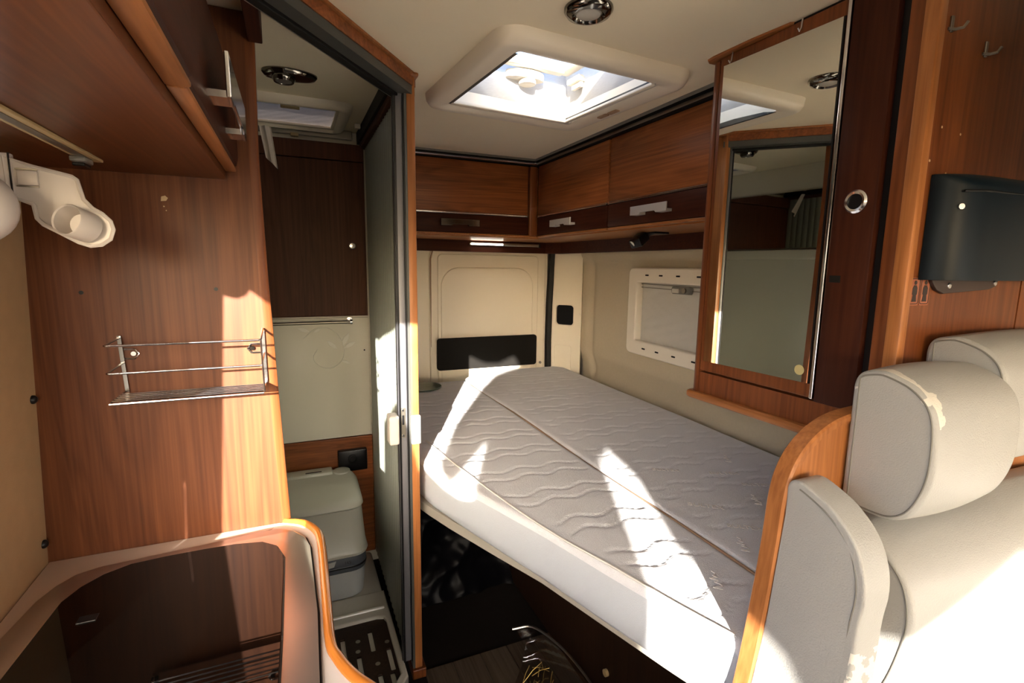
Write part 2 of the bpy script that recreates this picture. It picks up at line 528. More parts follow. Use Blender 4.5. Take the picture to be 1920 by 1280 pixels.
def floor():
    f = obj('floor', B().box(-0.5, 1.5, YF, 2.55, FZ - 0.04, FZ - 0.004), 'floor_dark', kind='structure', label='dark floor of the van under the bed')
    pm = None
    for i in range(9):
        x0 = 0.30 + i * 0.085
        for (y0, y1) in ((0.30 - 0.05 * (i % 3), 0.80 + 0.07 * (i % 2)), (0.802 + 0.07 * (i % 2), 1.285)):
            obj('plank', B().box(x0, x0 + 0.083, y0, y1, FZ - 0.006, FZ, 0.0008, 1), 'plank', f)
floor()

# roof: hatch holes
HR = math.radians(4.5)
def hpt(a, b, c=(0.615, 1.205)):
    return (c[0] + a * math.cos(HR) - b * math.sin(HR), c[1] + a * math.sin(HR) + b * math.cos(HR))
def hrect(hx, hy, r, n=6): return [hpt(a, b) for a, b in rrect(-hx, hx, -hy, hy, r, n)]
BATH_HATCH = rrect(-0.30, 0.152, 1.605, 1.855, 0.012)
cm = plate_mesh([(-0.5, YF), (1.5, YF), (1.5, 2.5), (-0.5, 2.5)], [hrect(0.198, 0.198, 0.02), BATH_HATCH], 0.02, (0, 0, CZ + 0.01), (1, 0, 0), (0, 1, 0))
obj('ceiling', cm, 'ceiling_cream', kind='structure', label='cream ceiling of the van')
portal(0.615, 1.205, 0.56, 0.40, 0.40, (0, 0, 0))

# right body side behind the bed: fabric-lined, bulged, with a groove by the rear pillar
def wall_right():
    # plan runs from (1.30,0.4) to (1.38,2.295)
    def f(u, v):
        y = 0.44 + u * (2.31 - 0.44); z = FZ + v * (CZ + 0.02 - FZ)
        x = 1.302 + 0.078 * max(0, (y - 0.98)) / 1.315
        x += 0.020 * math.exp(-((y - 2.20) / 0.028) ** 2) * (1 if -0.52 < z < 0.0 else math.exp(-((z + 0.26 - math.copysign(.26, z + .26)) / 0.04) ** 2))
        x += 0.018 / (1 + math.exp((z - 0.045) / 0.008)) - 0.018       # upper bulge step
        if z < -0.42: x += 0.03 * (1 - math.exp(-((z + 0.42) / 0.06) ** 2))
        return (x + 0.018, y, z)
    return B().grid(f, 110, 90)
obj('wall_right', wall_right(), 'wall_fabric', smooth=True, kind='structure', label='fabric lined right body side beside the bed')
obj('wall_right_outer', B().box(1.46, 1.48, 0.4, 2.5, FZ, 0.5), 'outer_wall', kind='structure', label='outer skin of the right body side')

obj('shade_box_right', B().box(0.90, 1.40, -1.6, 0.28, 0.16, 0.449), 'cherry_under', kind='structure', label='added unseen box that shades the upper wall behind the bench')  # locker-like box added out of view to shade the end wall
# rear end of the van
obj('wall_rear', B().box(-0.5, 1.5, YB + 0.03, YB + 0.06, FZ, 0.5), 'cream_metal', kind='structure', label='cream rear end of the van')

def rear_door():
    t = thing('rear_door_panel', 0.93, YB, FZ + 0.2, 'cream pressed-metal rear door with rounded beads at the end of the bed', 'door')
    o = plate_mesh([(x, z) for x, z in rrect(0.33, 1.262, -0.95, 0.15, 0.03)], [], 0.02, (0, YB + 0.018, 0), (1, 0, 0), (0, 0, 1), 0.004)
    obj('door_skin', o, 'cream_metal', t, True)
    o = plate_mesh(rrect(0.622, 1.242, -0.90, 0.094, [0.05, 0.05, 0.02, 0.02], 8), [], 0.014, (0, YB + 0.004, 0), (1, 0, 0), (0, 0, 1), 0.005)
    obj('raised_panel', o, 'cream_metal', t, True)
    o = plate_mesh(rrect(0.66, 1.198, -0.85, 0.052, [0.02, 0.02, 0.02, 0.02], 6), [], 0.010, (0, YB - 0.003, 0), (1, 0, 0), (0, 0, 1), 0.0045)
    obj('raised_field', o, 'cream_metal', t, True)
    o = plate_mesh(rrect(0.676, 1.166, -0.80, -0.012, [0.09, 0.09, 0.02, 0.02], 10), [], 0.010, (0, YB - 0.008, 0), (1, 0, 0), (0, 0, 1), 0.0045)
    obj('inner_field', o, 'cream_metal', t, True)
    b = B().tube([(0.622, YB - 0.004, z) for z in (-0.40, -0.1, 0.03)] + [(0.632, YB - 0.004, 0.07), (0.66, YB - 0.004, 0.092)], [0.001, 0.003, 0.004, 0.004, 0.002])
    obj('door_seam', b, 'brown_tape', t, True)
    obj('screw', B().disc((1.225, YB - 0.003, -0.515), (0, -1, 0), 0.007, 0.005), 'dull_metal', t)
rear_door()
pk = plate_mesh(rrect(0.649, 1.186, -0.515, -0.360, 0.012), [], 0.016, (0, YB - 0.024, 0), (1, 0, 0), (0, 0, 1), 0.003)
obj('door_pocket_board', pk, 'black_matt', smooth=True, label='flat black board fixed low on the cream rear door', cat='board')
obj('rear_door_gasket', B().loft([[(x + a, YB - 0.01 + b, z) for a, b in ((-0.013, 0.015), (-0.013, -0.012), (0.0, -0.02), (0.013, -0.012), (0.013, 0.015))]
    for x, z in ((1.272, -0.62), (1.268, -0.4), (1.270, -0.2), (1.278, 0.0), (1.288, 0.2))]), 'rubber', smooth=True, label='black rubber gasket strip between rear door and corner pillar', cat='gasket')

def pillar():
    A, Bp = Vector((1.283, 2.425, 0)), Vector((1.392, 2.285, 0))
    u = (Bp - A).normalized(); Lw = (Bp - A).length
    t = thing('corner_pillar_trim', 1.34, 2.36, -0.7, 'cream corner pillar cover with a square black opening', 'panel')
    hole = rrect(0.034, 0.134, -0.305, -0.20, 0.018, 4)
    me = plate_mesh([(0, -0.85), (Lw, -0.85), (Lw, 0.2), (0, 0.2)], [hole], 0.012, A, u, (0, 0, 1))
    obj('cover', me, 'cream_metal', t)
    n = Vector((0, 0, 1)).cross(u) * -1
    n = u.cross(Vector((0, 0, 1)))          # towards the bed
    P = lambda a, z, d: A + u * a + n * d + Vector((0, 0, z))
    b = B().prism([P(a, z, -0.03) for a, z in rrect(0.028, 0.14, -0.31, -0.195, 0.016, 4)], n * 0.012)
    obj('opening_back', b, 'black', t)
    obj('opening_rim', B().tube([P(a, z, 0.006) for a, z in rrect(0.032, 0.136, -0.308, -0.197, 0.018, 5)], 0.0025, 6, True), 'cream_metal', t, True)
    obj('pressed_outline', B().tube([P(a, z, 0.0055) for a, z in rrect(0.03, 0.125, -0.56, -0.415, 0.012, 5)], 0.0016, 6, True), 'cream_metal', t, True)
    obj('clip', B().box(-0.006, 0.006, -0.003, 0.003, -0.009, 0.009, 0.002), 'cream_plastic', t).location = (P(0.155, 0.06, 0.006) - Vector((0, 0, 0))) * K + Vector((0, 0, H * K)) - t.location - Vector((0, 0, H * K))
    obj('screw', B().disc(P(0.165, -0.245, 0.005), n, 0.006, 0.003), 'cream_plastic', t)
pillar()

# ------------------------------------------------------------------ window with blind on the right side
def side_window():
    t = thing('camper_window', 1.3, 1.5, -0.36, 'cream framed camper window with closed silver-grey blind above the bed', 'window')
    tl = 0.060                                  # wall runs slightly outwards towards the rear
    u = Vector((-tl, -1, 0)).normalized(); org = Vector((1.352, 1.79, 0))
    Z = Vector((0, 0, 1)); n = Z.cross(u) * 1.0
    n = Vector((-1, tl, 0)).normalized()
    P = lambda a, z, d=0.0: org + u * a + n * d + Vector((0, 0, z))
    out = rrect(0.0, 0.78, -0.353, -0.004, 0.02, 5); inn = rrect(0.05, 0.73, -0.306, -0.052, 0.012, 4)
    me = plate_mesh(out, [inn], 0.035, P(0, 0, 0.012), u, Z, 0.006)
    obj('window_frame', me, 'cream_plastic', t, True)
    def cloth(a, b):
        x = 0.045 + a * 0.69; z = -0.31 + b * 0.262
        return P(x, z, -0.004 + 0.0015 * math.sin(x * 60 + 3 * math.sin(z * 40)) * math.sin(z * 75 + x * 20))
    obj('blind', B().grid(cloth, 60, 30), 'blind_silver', t, True)
    b = B().tube([P(0.05, -0.064, 0.004), P(0.73, -0.070, 0.004)], 0.0022).tube([P(0.05, -0.078, 0.004), P(0.73, -0.084, 0.004)], 0.0018)
    obj('blind_rail', b, 'dull_metal', t, True)
    l = obj('blind_latch', B().prism([P(a, z, 0.0) for a, z in rrect(0.265, 0.37, -0.094, -0.066, 0.006)], n * 0.014, 0.003), 'grey_plastic', t, True)
    obj('latch_slider', B().prism([P(a, z, 0.014) for a, z in rrect(0.275, 0.315, -0.090, -0.074, 0.002)], n * 0.006, 0.001), 'aluminium', l)
    obj('latch_knob', B().disc(P(0.34, -0.080, 0.012), n, 0.010, 0.008), 'dull_metal', l, True)
    for k, a in enumerate((0.125, 0.215, 0.318, 0.43, 0.55)):
        obj('slot', B().prism([P(q, z, 0.0285) for q, z in rrect(a - 0.011, a + 0.011, -0.031, -0.025, 0.0025, 3)], n * 0.002), 'black_matt', t)
        obj('slot', B().prism([P(q, z, 0.0285) for q, z in rrect(a - 0.011, a + 0.011, -0.331, -0.325, 0.0025, 3)], n * 0.002), 'black_matt', t)
    for a in (0.085, 0.25, 0.40):
        obj('bead', B().tube([P(a, -0.018, 0.029), P(a - 0.006, -0.014, 0.029), P(a - 0.006, -0.008, 0.029), P(a, -0.006, 0.029)], 0.0008, 5), 'cream_plastic', t)
side_window()

# ------------------------------------------------------------------ roof hatch over the bed
def roof_hatch():
    t = thing('roof_hatch', 0.615, 1.205, 0.42, 'large square cream roof hatch with clear raised dome above the bed', 'roof hatch')
    # moulded frame: outer rim on the ceiling rolling to the inner edge
    secs = [(0.252, 0.252, 0.05, CZ), (0.250, 0.250, 0.05, CZ - 0.016), (0.243, 0.243, 0.045, CZ - 0.027), (0.232, 0.232, 0.036, CZ - 0.031),
            (0.200, 0.202, 0.014, CZ - 0.026), (0.190, 0.192, 0.008, CZ - 0.022), (0.190, 0.192, 0.008, CZ + 0.02), (0.195, 0.196, 0.008, CZ + 0.075)]
    b = B().loft([[(*p, z) for p in hrect(hx, hy, r)] for hx, hy, r, z in secs], False, False)
    obj('inner_frame', b, 'cream_plastic', t, True, 50)
    # translucent dome
    secs = [(0.215, 0.215, 0.03, CZ + 0.07), (0.213, 0.213, 0.03, CZ + 0.12), (0.195, 0.195, 0.03, CZ + 0.150), (0.14, 0.14, 0.03, CZ + 0.158)]
    b = B().loft([[(*p, z) for p in hrect(hx, hy, r)] for hx, hy, r, z in secs], False, True)
    dome = obj('dome_pane', b, 'clear_pane', t, True, 50)
    def hbox(a0, a1, b0, b1, z0, z1, bev=0.004):
        bb = B().box(a0, a1, b0, b1, z0, z1, bev, 3)
        for v in bb.bm.verts: v.co.x, v.co.y = hpt(v.co.x, v.co.y)
        return bb
    # milky inner lid liner: far wall and right wall of the raised lid
    def liner(u, v):
        return (*hpt(-0.195 + 0.39 * u, 0.138 + 0.055 * v), CZ + 0.098 - 0.085 * v + 0.002 * math.sin(9 * u))
    obj('milky_liner', B().grid(liner, 20, 6), 'dome_milk', t, True)
    def liner2(u, v):
        return (*hpt(0.140 + 0.053 * v, -0.195 + 0.39 * u), CZ + 0.098 - 0.085 * v)
    obj('milky_liner', B().grid(liner2, 20, 6), 'dome_milk', t, True)
    def near_sun_block(u, v):  # near wall, added out of view to keep direct sun out
        return (*hpt(-0.195 + 0.39 * u, -0.150 - 0.045 * v), CZ + 0.098 - 0.085 * v)
    obj('milky_liner', B().grid(near_sun_block, 20, 6), 'dome_milk', t, True)
    def left_sun_block(u, v):  # left wall, added likewise to block the sun
        return (*hpt(-0.150 - 0.045 * v, -0.195 + 0.39 * u), CZ + 0.098 - 0.085 * v)
    obj('milky_liner', B().grid(left_sun_block, 20, 6), 'dome_milk', t, True)
    bar = obj('cross_bar', hbox(-0.20, 0.125, 0.105, 0.140, CZ + 0.082, CZ + 0.104, 0.009), 'cream_plastic', t, True)
    obj('bar_bend', hbox(0.112, 0.148, -0.19, 0.135, CZ + 0.084, CZ + 0.104, 0.009), 'cream_plastic', bar, True)
    c = hpt(0.015, 0.150)
    k = obj('handle_base', B().prism([(c[0] + 0.058 * math.cos(a), c[1] + 0.026 * math.sin(a), CZ + 0.060) for a in [2 * math.pi * i / 28 for i in range(28)]], (0, 0, 0.02), 0.004), 'cream_plastic', t, True)
    obj('handle_knob', B().disc((c[0] + 0.008, c[1], CZ + 0.062), (0, 0, -1), 0.024, 0.014, 28, None, 0.004), 'cream_plastic', k, True)
    lt = obj('catch', hbox(0.140, 0.185, 0.07, 0.13, CZ + 0.060, CZ + 0.075, 0.003), 'cream_plastic', t, True)
    obj('catch_hook', hbox(0.150, 0.162, 0.078, 0.120, CZ + 0.046, CZ + 0.062, 0.002), 'cream_plastic', lt)
    obj('catch_hook', hbox(0.170, 0.180, 0.082, 0.115, CZ + 0.050, CZ + 0.062, 0.002), 'cream_plastic', lt)
    # black blind gap on the left inner side, blind rails rear and right
    obj('blind_gap', B().prism([(*hpt(-0.196, q), z) for q, z in ((-0.185, CZ - 0.024), (0.185, CZ - 0.0245), (0.185, CZ - 0.022), (0.12, CZ - 0.012), (-0.05, CZ - 0.010), (-0.15, CZ - 0.016))], (hpt(0.009, 0)[0] - hpt(0, 0)[0], hpt(0.009, 0)[1] - hpt(0, 0)[1], 0)), 'black', t)
    obj('blind_rail', hbox(-0.19, 0.19, 0.172, 0.19, CZ - 0.026, CZ - 0.016, 0.003), 'cream_plastic', t, True)
    obj('blind_rail', hbox(0.166, 0.178, -0.19, 0.19, CZ - 0.026, CZ - 0.018, 0.003), 'cream_plastic', t, True)
    obj('gasket', hbox(0.179, 0.183, -0.19, 0.19, CZ - 0.02, CZ - 0.008, 0.001), 'black', t)
    obj('vent_slot', hbox(0.208, 0.222, -0.01, 0.028, CZ - 0.032, CZ - 0.028, 0.001), 'brown_tape', t)
    obj('vent_slot', hbox(0.208, 0.222, 0.034, 0.072, CZ - 0.032, CZ - 0.028, 0.001), 'brown_tape', t)
roof_hatch()

def ceiling_spot(x, y, label):
    t = thing('ceiling_spotlight', x, y, CZ - 0.014, label, 'lamp')
    obj('ring', B().lathe((x, y, CZ), (0, 0, -1), [(0.043, 0), (0.043, 0.004), (0.038, 0.011), (0.029, 0.014), (0.026, 0.011), (0.024, 0.008)]), 'dark_chrome', t, True)
    obj('lens', B().lathe((x, y, CZ - 0.006), (0, 0, -1), [(0.024, 0), (0.021, 0.005), (0.012, 0.008), (0.002, 0.009)]), 'lens', t, True)
ceiling_spot(0.502, 0.835, 'round chrome ceiling spotlight with frosted lens in front of the roof hatch')

# ================================================================== OVERHEAD CABINETS AROUND THE BED
def bar_handle(t, c, along, out, L=0.165, h=0.026, mat='chrome'):
    """flat bar handle on two feet"""
    a, o, z = Vector(along), Vector(out), Vector((0, 0, 1))
    c = Vector(c)
    P = lambda s, d, v: c + a * s + o * d + z * v
    pr = [(-L / 2, -h / 2), (-L / 2 + 0.045, -h / 2), (-L / 2 + 0.05, -h / 2 + 0.007), (L / 2 - 0.05, -h / 2 + 0.007), (L / 2 - 0.045, -h / 2), (L / 2, -h / 2), (L / 2, h / 2), (-L / 2, h / 2)]
    hd = obj('handle', B().prism([P(s, 0.020, v) for s, v in pr], o * 0.005, 0.0012, 2), mat, t)
    for s0 in (-L / 2 + 0.004, L / 2 - 0.044):
        obj('handle_foot', B().prism([P(s0, 0, -h / 2), P(s0 + 0.04, 0, -h / 2), P(s0 + 0.04, 0, -h / 2 + 0.008), P(s0, 0, -h / 2 + 0.008)], o * 0.021), mat, hd)
    return hd

def rear_cabinet():
    t = thing('overhead_cabinet', 0.63, 2.2, 0.13, 'wide cherry overhead cabinet on the rear wall above the cream door', 'cabinet', 'overhead cabinets around the bed')
    obj('body', B().box(0.29, 0.998, 2.058, 2.42, 0.13, 0.4255), 'cherry_x', t)
    obj('door', B().box(0.29, 0.956, 2.04, 2.057, 0.218, 0.424, 0.003), 'cherry_x', t, True)
    d = obj('drop_front', B().box(0.29, 0.956, 2.038, 2.057, 0.136, 0.211, 0.004), 'mahogany_x', t, True)
    obj('chrome_trim', B().box(0.29, 0.956, 2.036, 2.05, 0.2115, 0.2175, 0.001), 'chrome', t)
    obj('corner_post', B().box(0.960, 0.998, 2.03, 2.058, 0.132, 0.424, 0.006), 'cherry_v', t, True)
    bar_handle(d, (0.643, 2.038, 0.174), (1, 0, 0), (0, -1, 0), mat='dark_chrome')
    obj('bottom_rail', B().box(0.29, 1.01, 2.04, 2.058, 0.126, 0.1355, 0.004), 'light_wood_y', t, True)
rear_cabinet()
def side_cabinet(y0, y1, hy, label, mat):
    t = thing('overhead_cabinet', 1.15, (y0 + y1) / 2, 0.13, label, 'cabinet', 'overhead cabinets around the bed')
    obj('body', B().box(1.014, 1.32, y0 + 0.001, y1 - 0.001, 0.13, 0.4255), 'cherry_y', t)
    obj('door', B().box(0.996, 1.013, y0 + 0.003, y1 - 0.003, 0.218, 0.424, 0.003), 'cherry_y', t, True)
    d = obj('drop_front', B().box(0.994, 1.013, y0 + 0.003, y1 - 0.003, 0.136, 0.211, 0.004), 'mahogany_y', t, True)
    obj('chrome_trim', B().box(0.992, 1.006, y0 + 0.003, y1 - 0.003, 0.2115, 0.2175, 0.001), 'chrome', t)
    bar_handle(d, (0.994, hy, 0.173), (0, 1, 0), (-1, 0, 0), mat='handle_metal')
    obj('bottom_rail', B().box(0.996, 1.014, y0, y1, 0.126, 0.1355, 0.004), 'light_wood_y', t, True)
side_cabinet(1.492, 2.03, 1.78, 'narrower cherry overhead cabinet on the right wall beside the rear corner', 'cherry_y')
side_cabinet(0.93, 1.488, 1.245, 'cherry overhead cabinet on the right wall next to the mirror cabinet', 'cherry_y')

obj('cabinet_underside', B().prism([(0.29, 2.058, 0.122), (1.014, 2.058, 0.122), (1.014, 0.93, 0.122), (1.33, 0.93, 0.122), (1.345, 2.42, 0.122), (0.29, 2.42, 0.122)], (0, 0, 0.007)), 'light_wood_y',
    label='light wooden bottom board running under the overhead cabinets', cat='board')
obj('wall_rail', B().prism([(0.29, 2.36, 0), (1.21, 2.36, 0), (1.265, 2.30, 0), (1.265, 0.93, 0), (1.31, 0.93, 0), (1.31, 2.40, 0), (0.29, 2.40, 0)], (0, 0, 0.055)), 'mahogany_x',
    label='dark wooden rail under the overhead cabinets along the walls', cat='rail').location.z = (0.068 + H) * K

def top_rail():
    t = thing('cabinet_top_rail', 0.8, 1.9, 0.424, 'black and chrome rail along the ceiling above the overhead cabinets', 'rail')
    obj('black_profile', B().prism([(0.29, 2.035, 0.426), (0.99, 2.025, 0.426), (0.985, 0.91, 0.426), (1.02, 0.91, 0.426), (1.02, 2.07, 0.426), (0.29, 2.07, 0.426)], (0, 0, 0.025)), 'rubber', t)
    obj('chrome_line', B().tube([(0.29, 2.033, 0.434), (0.988, 2.023, 0.434)], 0.005), 'chrome', t, True)
    obj('chrome_line', B().tube([(0.988, 2.02, 0.434), (0.983, 0.91, 0.434)], 0.005), 'dull_metal', t, True)
    obj('cream_ledge', B().tube([(0.29, 2.022, 0.447), (0.975, 2.012, 0.447), (0.970, 0.91, 0.447)], 0.005), 'grey_plastic', t, True)
top_rail()

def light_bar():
    t = thing('light_bar', 0.98, 2.345, 0.09, 'slim light bar, half of it glowing for a reflected sun patch, on the rail over the rear door', 'lamp')
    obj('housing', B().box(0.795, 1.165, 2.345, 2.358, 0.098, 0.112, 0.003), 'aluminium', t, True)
    obj('sun_patch_strip', B().box(0.80, 0.965, 2.337, 2.345, 0.101, 0.109, 0.002), 'sun_patch_glow', t)  # glowing strip stands in for a reflected sun patch
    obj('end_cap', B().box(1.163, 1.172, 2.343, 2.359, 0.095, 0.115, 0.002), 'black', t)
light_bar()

def reading_spot():
    t = thing('reading_spotlight', 1.12, 1.47, 0.06, 'small black reading spotlight under the right overhead cabinet', 'lamp')
    r = Matrix.Rotation(math.radians(-30), 3, 'Y') @ Matrix.Rotation(math.radians(20), 3, 'Z')
    obj('head', B().box(1.075, 1.135, 1.43, 1.475, 0.080, 0.112, 0.005, 2, r), 'black', t, True)
    obj('arm', B().tube([(1.12, 1.45, 0.106), (1.14, 1.44, 0.116), (1.15, 1.42, 0.121)], 0.005), 'black', t, True)
    obj('foot', B().box(1.12, 1.18, 1.39, 1.44, 0.115, 0.1215, 0.002), 'black', t)
    obj('lens', B().disc((1.079, 1.452, 0.084), (-0.75, 0, -0.6), 0.010, 0.004), 'dull_metal', t, True)
reading_spot()

# ================================================================== BED
def left_edge(y):
    pts = [(0.44, 0.585), (0.555, 0.548), (0.70, 0.502), (0.86, 0.455), (0.97, 0.418), (1.12, 0.368), (1.27, 0.322), (1.36, 0.307), (2.5, 0.300)]
    for (a, xa), (b, xb) in zip(pts, pts[1:]):
        if y <= b:
            t = max(0, (y - a) / (b - a)); return xa + t * (xb - xa)
    return pts[-1][1]
ZM, ZB = -0.538, -0.655
def groove(x, y, ph):
    """quilted double wave lines"""
    w = 0.010 * math.sin(2 * math.pi * (x - 0.03) / 0.108) + 0.003 * math.sin(2 * math.pi * x / 0.33 + ph)
    s = (y - ph + w) / 0.148
    fr = s - math.floor(s)
    h = 0.0
    for c in (0.30, 0.64):
        d = (fr - c) * 0.148
        h += math.exp(-(d / 0.0032) ** 2)
    puff = 0.25 * math.sin(math.pi * min(1, max(0, (fr - 0.30) / 0.34))) if 0.30 < fr < 0.64 else 0.35 * math.sin(math.pi * (((fr - 0.64) % 1.0) / 0.66))
    return -0.0042 * h + 0.0012 * puff
def mattress(name, xa, xb, y0, y1, ph, r, label):
    t = thing(name, 0.5 * (xa(1.3) + xb(1.3)), 0.5 * (y0 + y1), ZB, label, 'mattress')
    def edgez(d, r=r):
        return 0 if d >= r else -(r - math.sqrt(max(0, r * r - (r - d) ** 2)))
    def samp(n):
        s = []
        for k in (0, 0.0025, 0.006, 0.011, 0.018, 0.03): s.append(k)
        return s
    NU, NV = 62, 300
    us = [0, .004, .012, .022, .036, .055] + [.055 + .89 * k / (NU - 12) for k in range(1, NU - 12)] + [.945, .964, .978, .988, .996, 1]
    vs = [0, .0012, .004, .008, .013, .02] + [.02 + .96 * k / (NV - 12) for k in range(1, NV - 12)] + [.98, .987, .992, .996, .9988, 1]
    b = B(); bm = b.bm
    G = []
    for u in us:
        row = []
        for v in vs:
            y = y0 + v * (y1 - y0)
            x0, x1 = xa(y), xb(y)
            x = x0 + u * (x1 - x0)
            z = ZM + edgez(x - x0) + edgez(x1 - x) + edgez(y - y0) + edgez(y1 - y)
            ins = min(1, max(0, (min(x - x0 - 0.03, x1 - x - 0.012, y - y0 - 0.02, y1 - y - 0.02)) / 0.02))
            z += groove(x, y, ph) * ins + 0.0012 * math.sin(7 * y + 3 * x)
            row.append(bm.verts.new((x, y, z)))
        G.append(row)
    for i in range(len(us) - 1):
        for j in range(len(vs) - 1):
            bm.faces.new((G[i][j], G[i + 1][j], G[i + 1][j + 1], G[i][j + 1]))
    nU, nV = len(us), len(vs)
    TZs = {(i, j): G[i][j].co.z for i in range(nU) for j in range(nV) if i in (0, nU - 1) or j in (0, nV - 1)}
    obj('quilted_top', b, 'mattress', t, True, 70)
    ring = [(0, j) for j in range(nV)] + [(i, nV - 1) for i in range(1, nU)] + [(nU - 1, j) for j in range(nV - 2, -1, -1)] + [(i, 0) for i in range(nU - 2, 0, -1)]
    rings = []
    cx = 0.5 * (xa(1.3) + xb(1.3)); cyy = 0.5 * (y0 + y1)
    for k, bul in ((0, 0.0), (0.2, 0.002), (0.45, 0.004), (0.7, 0.003), (0.85, 0.001), (0.95, -0.006), (1.0, -0.016)):
        R = []
        for (i, j) in ring:
            y = y0 + vs[j] * (y1 - y0); x = xa(y) + us[i] * (xb(y) - xa(y))
            zt = TZs[(i, j)]
            nx = (-1 if i == 0 else 1 if i == nU - 1 else 0); ny = (-1 if j == 0 else 1 if j == nV - 1 else 0)
            R.append((x + nx * bul, y + ny * bul, zt + (ZB - zt) * k))
        rings.append(R)
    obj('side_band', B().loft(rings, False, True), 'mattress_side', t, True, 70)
    return t
SX = 0.743
mA = mattress('mattress', left_edge, lambda y: SX - 0.001, 0.4725, 2.262, 0.05, 0.014, 'narrow white quilted mattress strip on the door side of the bed')
def right_x(y): return 1.292 + 0.045 * max(0, (y - 0.98)) / 1.3
mB = mattress('mattress', lambda y: SX + 0.001 + (0.32 * ((y - 2.27) / 0.145) ** 2 if y > 2.27 else 0), right_x, 0.4725, 2.412, 0.11, 0.012, 'wide white quilted mattress strip against the right wall')
obj('edge_piping', B().tube(smooth_open([(0.362, 1.49, ZM - 0.001), (0.392, 1.25, ZM + 0.001), (0.434, 0.99, ZM + 0.002), (0.470, 0.83, ZM + 0.002), (0.512, 0.70, ZM + 0.002), (0.548, 0.58, ZM + 0.001), (0.580, 0.49, ZM)], 12), 0.0022, 6), 'woven', mA, True)
obj('brown_tape', B().tube([(SX - 0.002, 0.48 + 0.1 * k, ZM - 0.006 + 0.003 * math.sin(0.7 * k)) for k in range(18)], 0.0035, 6), 'brown_tape', mA, True)
for (x, y, ang, sz) in ((0.845, 0.82, -38, 0.022), (1.03, 0.945, -25, 0.022), (0.85, 0.715, -36, 0.020), (1.05, 0.86, -28, 0.020), (0.90, 1.02, -30, 0.020)):
    a = math.radians(ang)
    obj('woven_lettering', text_mesh('BULTEX', sz, (x, y, ZM + 0.0032), (math.cos(a), math.sin(a), 0), (-math.sin(a), math.cos(a), 0)), 'woven', mB)
def squiggle(x, y, ang, par):
    a = math.radians(ang); c, s_ = math.cos(a), math.sin(a)
    p = [(-0.026, -0.004), (-0.022, 0.010), (-0.018, -0.006), (-0.010, -0.002), (-0.006, 0.004), (-0.002, -0.004), (0.004, 0.009), (0.007, -0.004), (0.013, 0.002), (0.018, -0.004), (0.026, 0.001)]
    obj('woven_emblem', B().tube(smooth_open([(x + u * c - v * s_, y + u * s_ + v * c, ZM + 0.003) for u, v in p], 4), 0.0009, 5), 'woven', par, True)
for q in ((0.792, 0.668, 62), (1.12, 1.02, 60), (0.98, 0.80, 62)): squiggle(*q, mB)
squiggle(0.655, 0.60, 60, mA)

bg_ = thing('oval_badge', 0.51, 2.16, ZM, 'dark green oval badge lying at the rear left corner of the mattress', 'badge')
el = lambda sx, sy, z: [(0.512 + sx * math.cos(q), 2.165 + sy * math.sin(q), z) for q in [2 * math.pi * i / 36 for i in range(36)]]
obj('plate', B().prism(el(0.085, 0.085, ZM + 0.003), (0, 0, 0.006), 0.002), 'green_badge', bg_, True)
for k in range(3):
    obj('printed_line', B().box(0.47, 0.56, 2.12 + 0.035 * k, 2.13 + 0.035 * k, ZM + 0.0092, ZM + 0.0098), 'green_badge_line', bg_)

# bed base
def bed_base():
    t = thing('bed_platform', 0.8, 1.4, -0.70, 'grey board bed base under the mattress', 'bed base')
    ys = [0.47, 0.6, 0.75, 0.9, 1.05, 1.2, 1.29]
    pts = [(left_edge(y) + max(0.0, 0.030 - 0.075 * max(0, y - 0.90)), y) for y in ys] + [(0.305, 1.33), (0.305, 2.40), (1.30, 2.40), (1.30, 0.47)]
    obj('board', B().prism([(x, y, -0.682) for x, y in pts], (0, 0, 0.0262), 0.004), 'bed_board', t)
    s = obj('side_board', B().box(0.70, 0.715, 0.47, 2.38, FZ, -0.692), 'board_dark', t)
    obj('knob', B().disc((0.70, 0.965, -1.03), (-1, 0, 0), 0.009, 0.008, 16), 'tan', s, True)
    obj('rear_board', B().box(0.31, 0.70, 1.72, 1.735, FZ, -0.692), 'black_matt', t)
bed_base()
def crumple(u, v):
    x = 0.305 + 0.39 * u; z = FZ + 0.005 + 0.42 * v
    y = 1.66 - 0.10 * (1 - v) ** 2
    for f, a in ((2.3, 0.06), (6, 0.012)):
        y += a * (abs(mnoise.noise(Vector((f * u, f * v * 1.3, f)))) - 0.25)
    return (x, y, z)
obj('black_plastic_sheet', B().grid(crumple, 70, 60), 'black_plastic', smooth=True, angle=80, label='crumpled black plastic sheet on the floor under the bed', cat='plastic sheet')
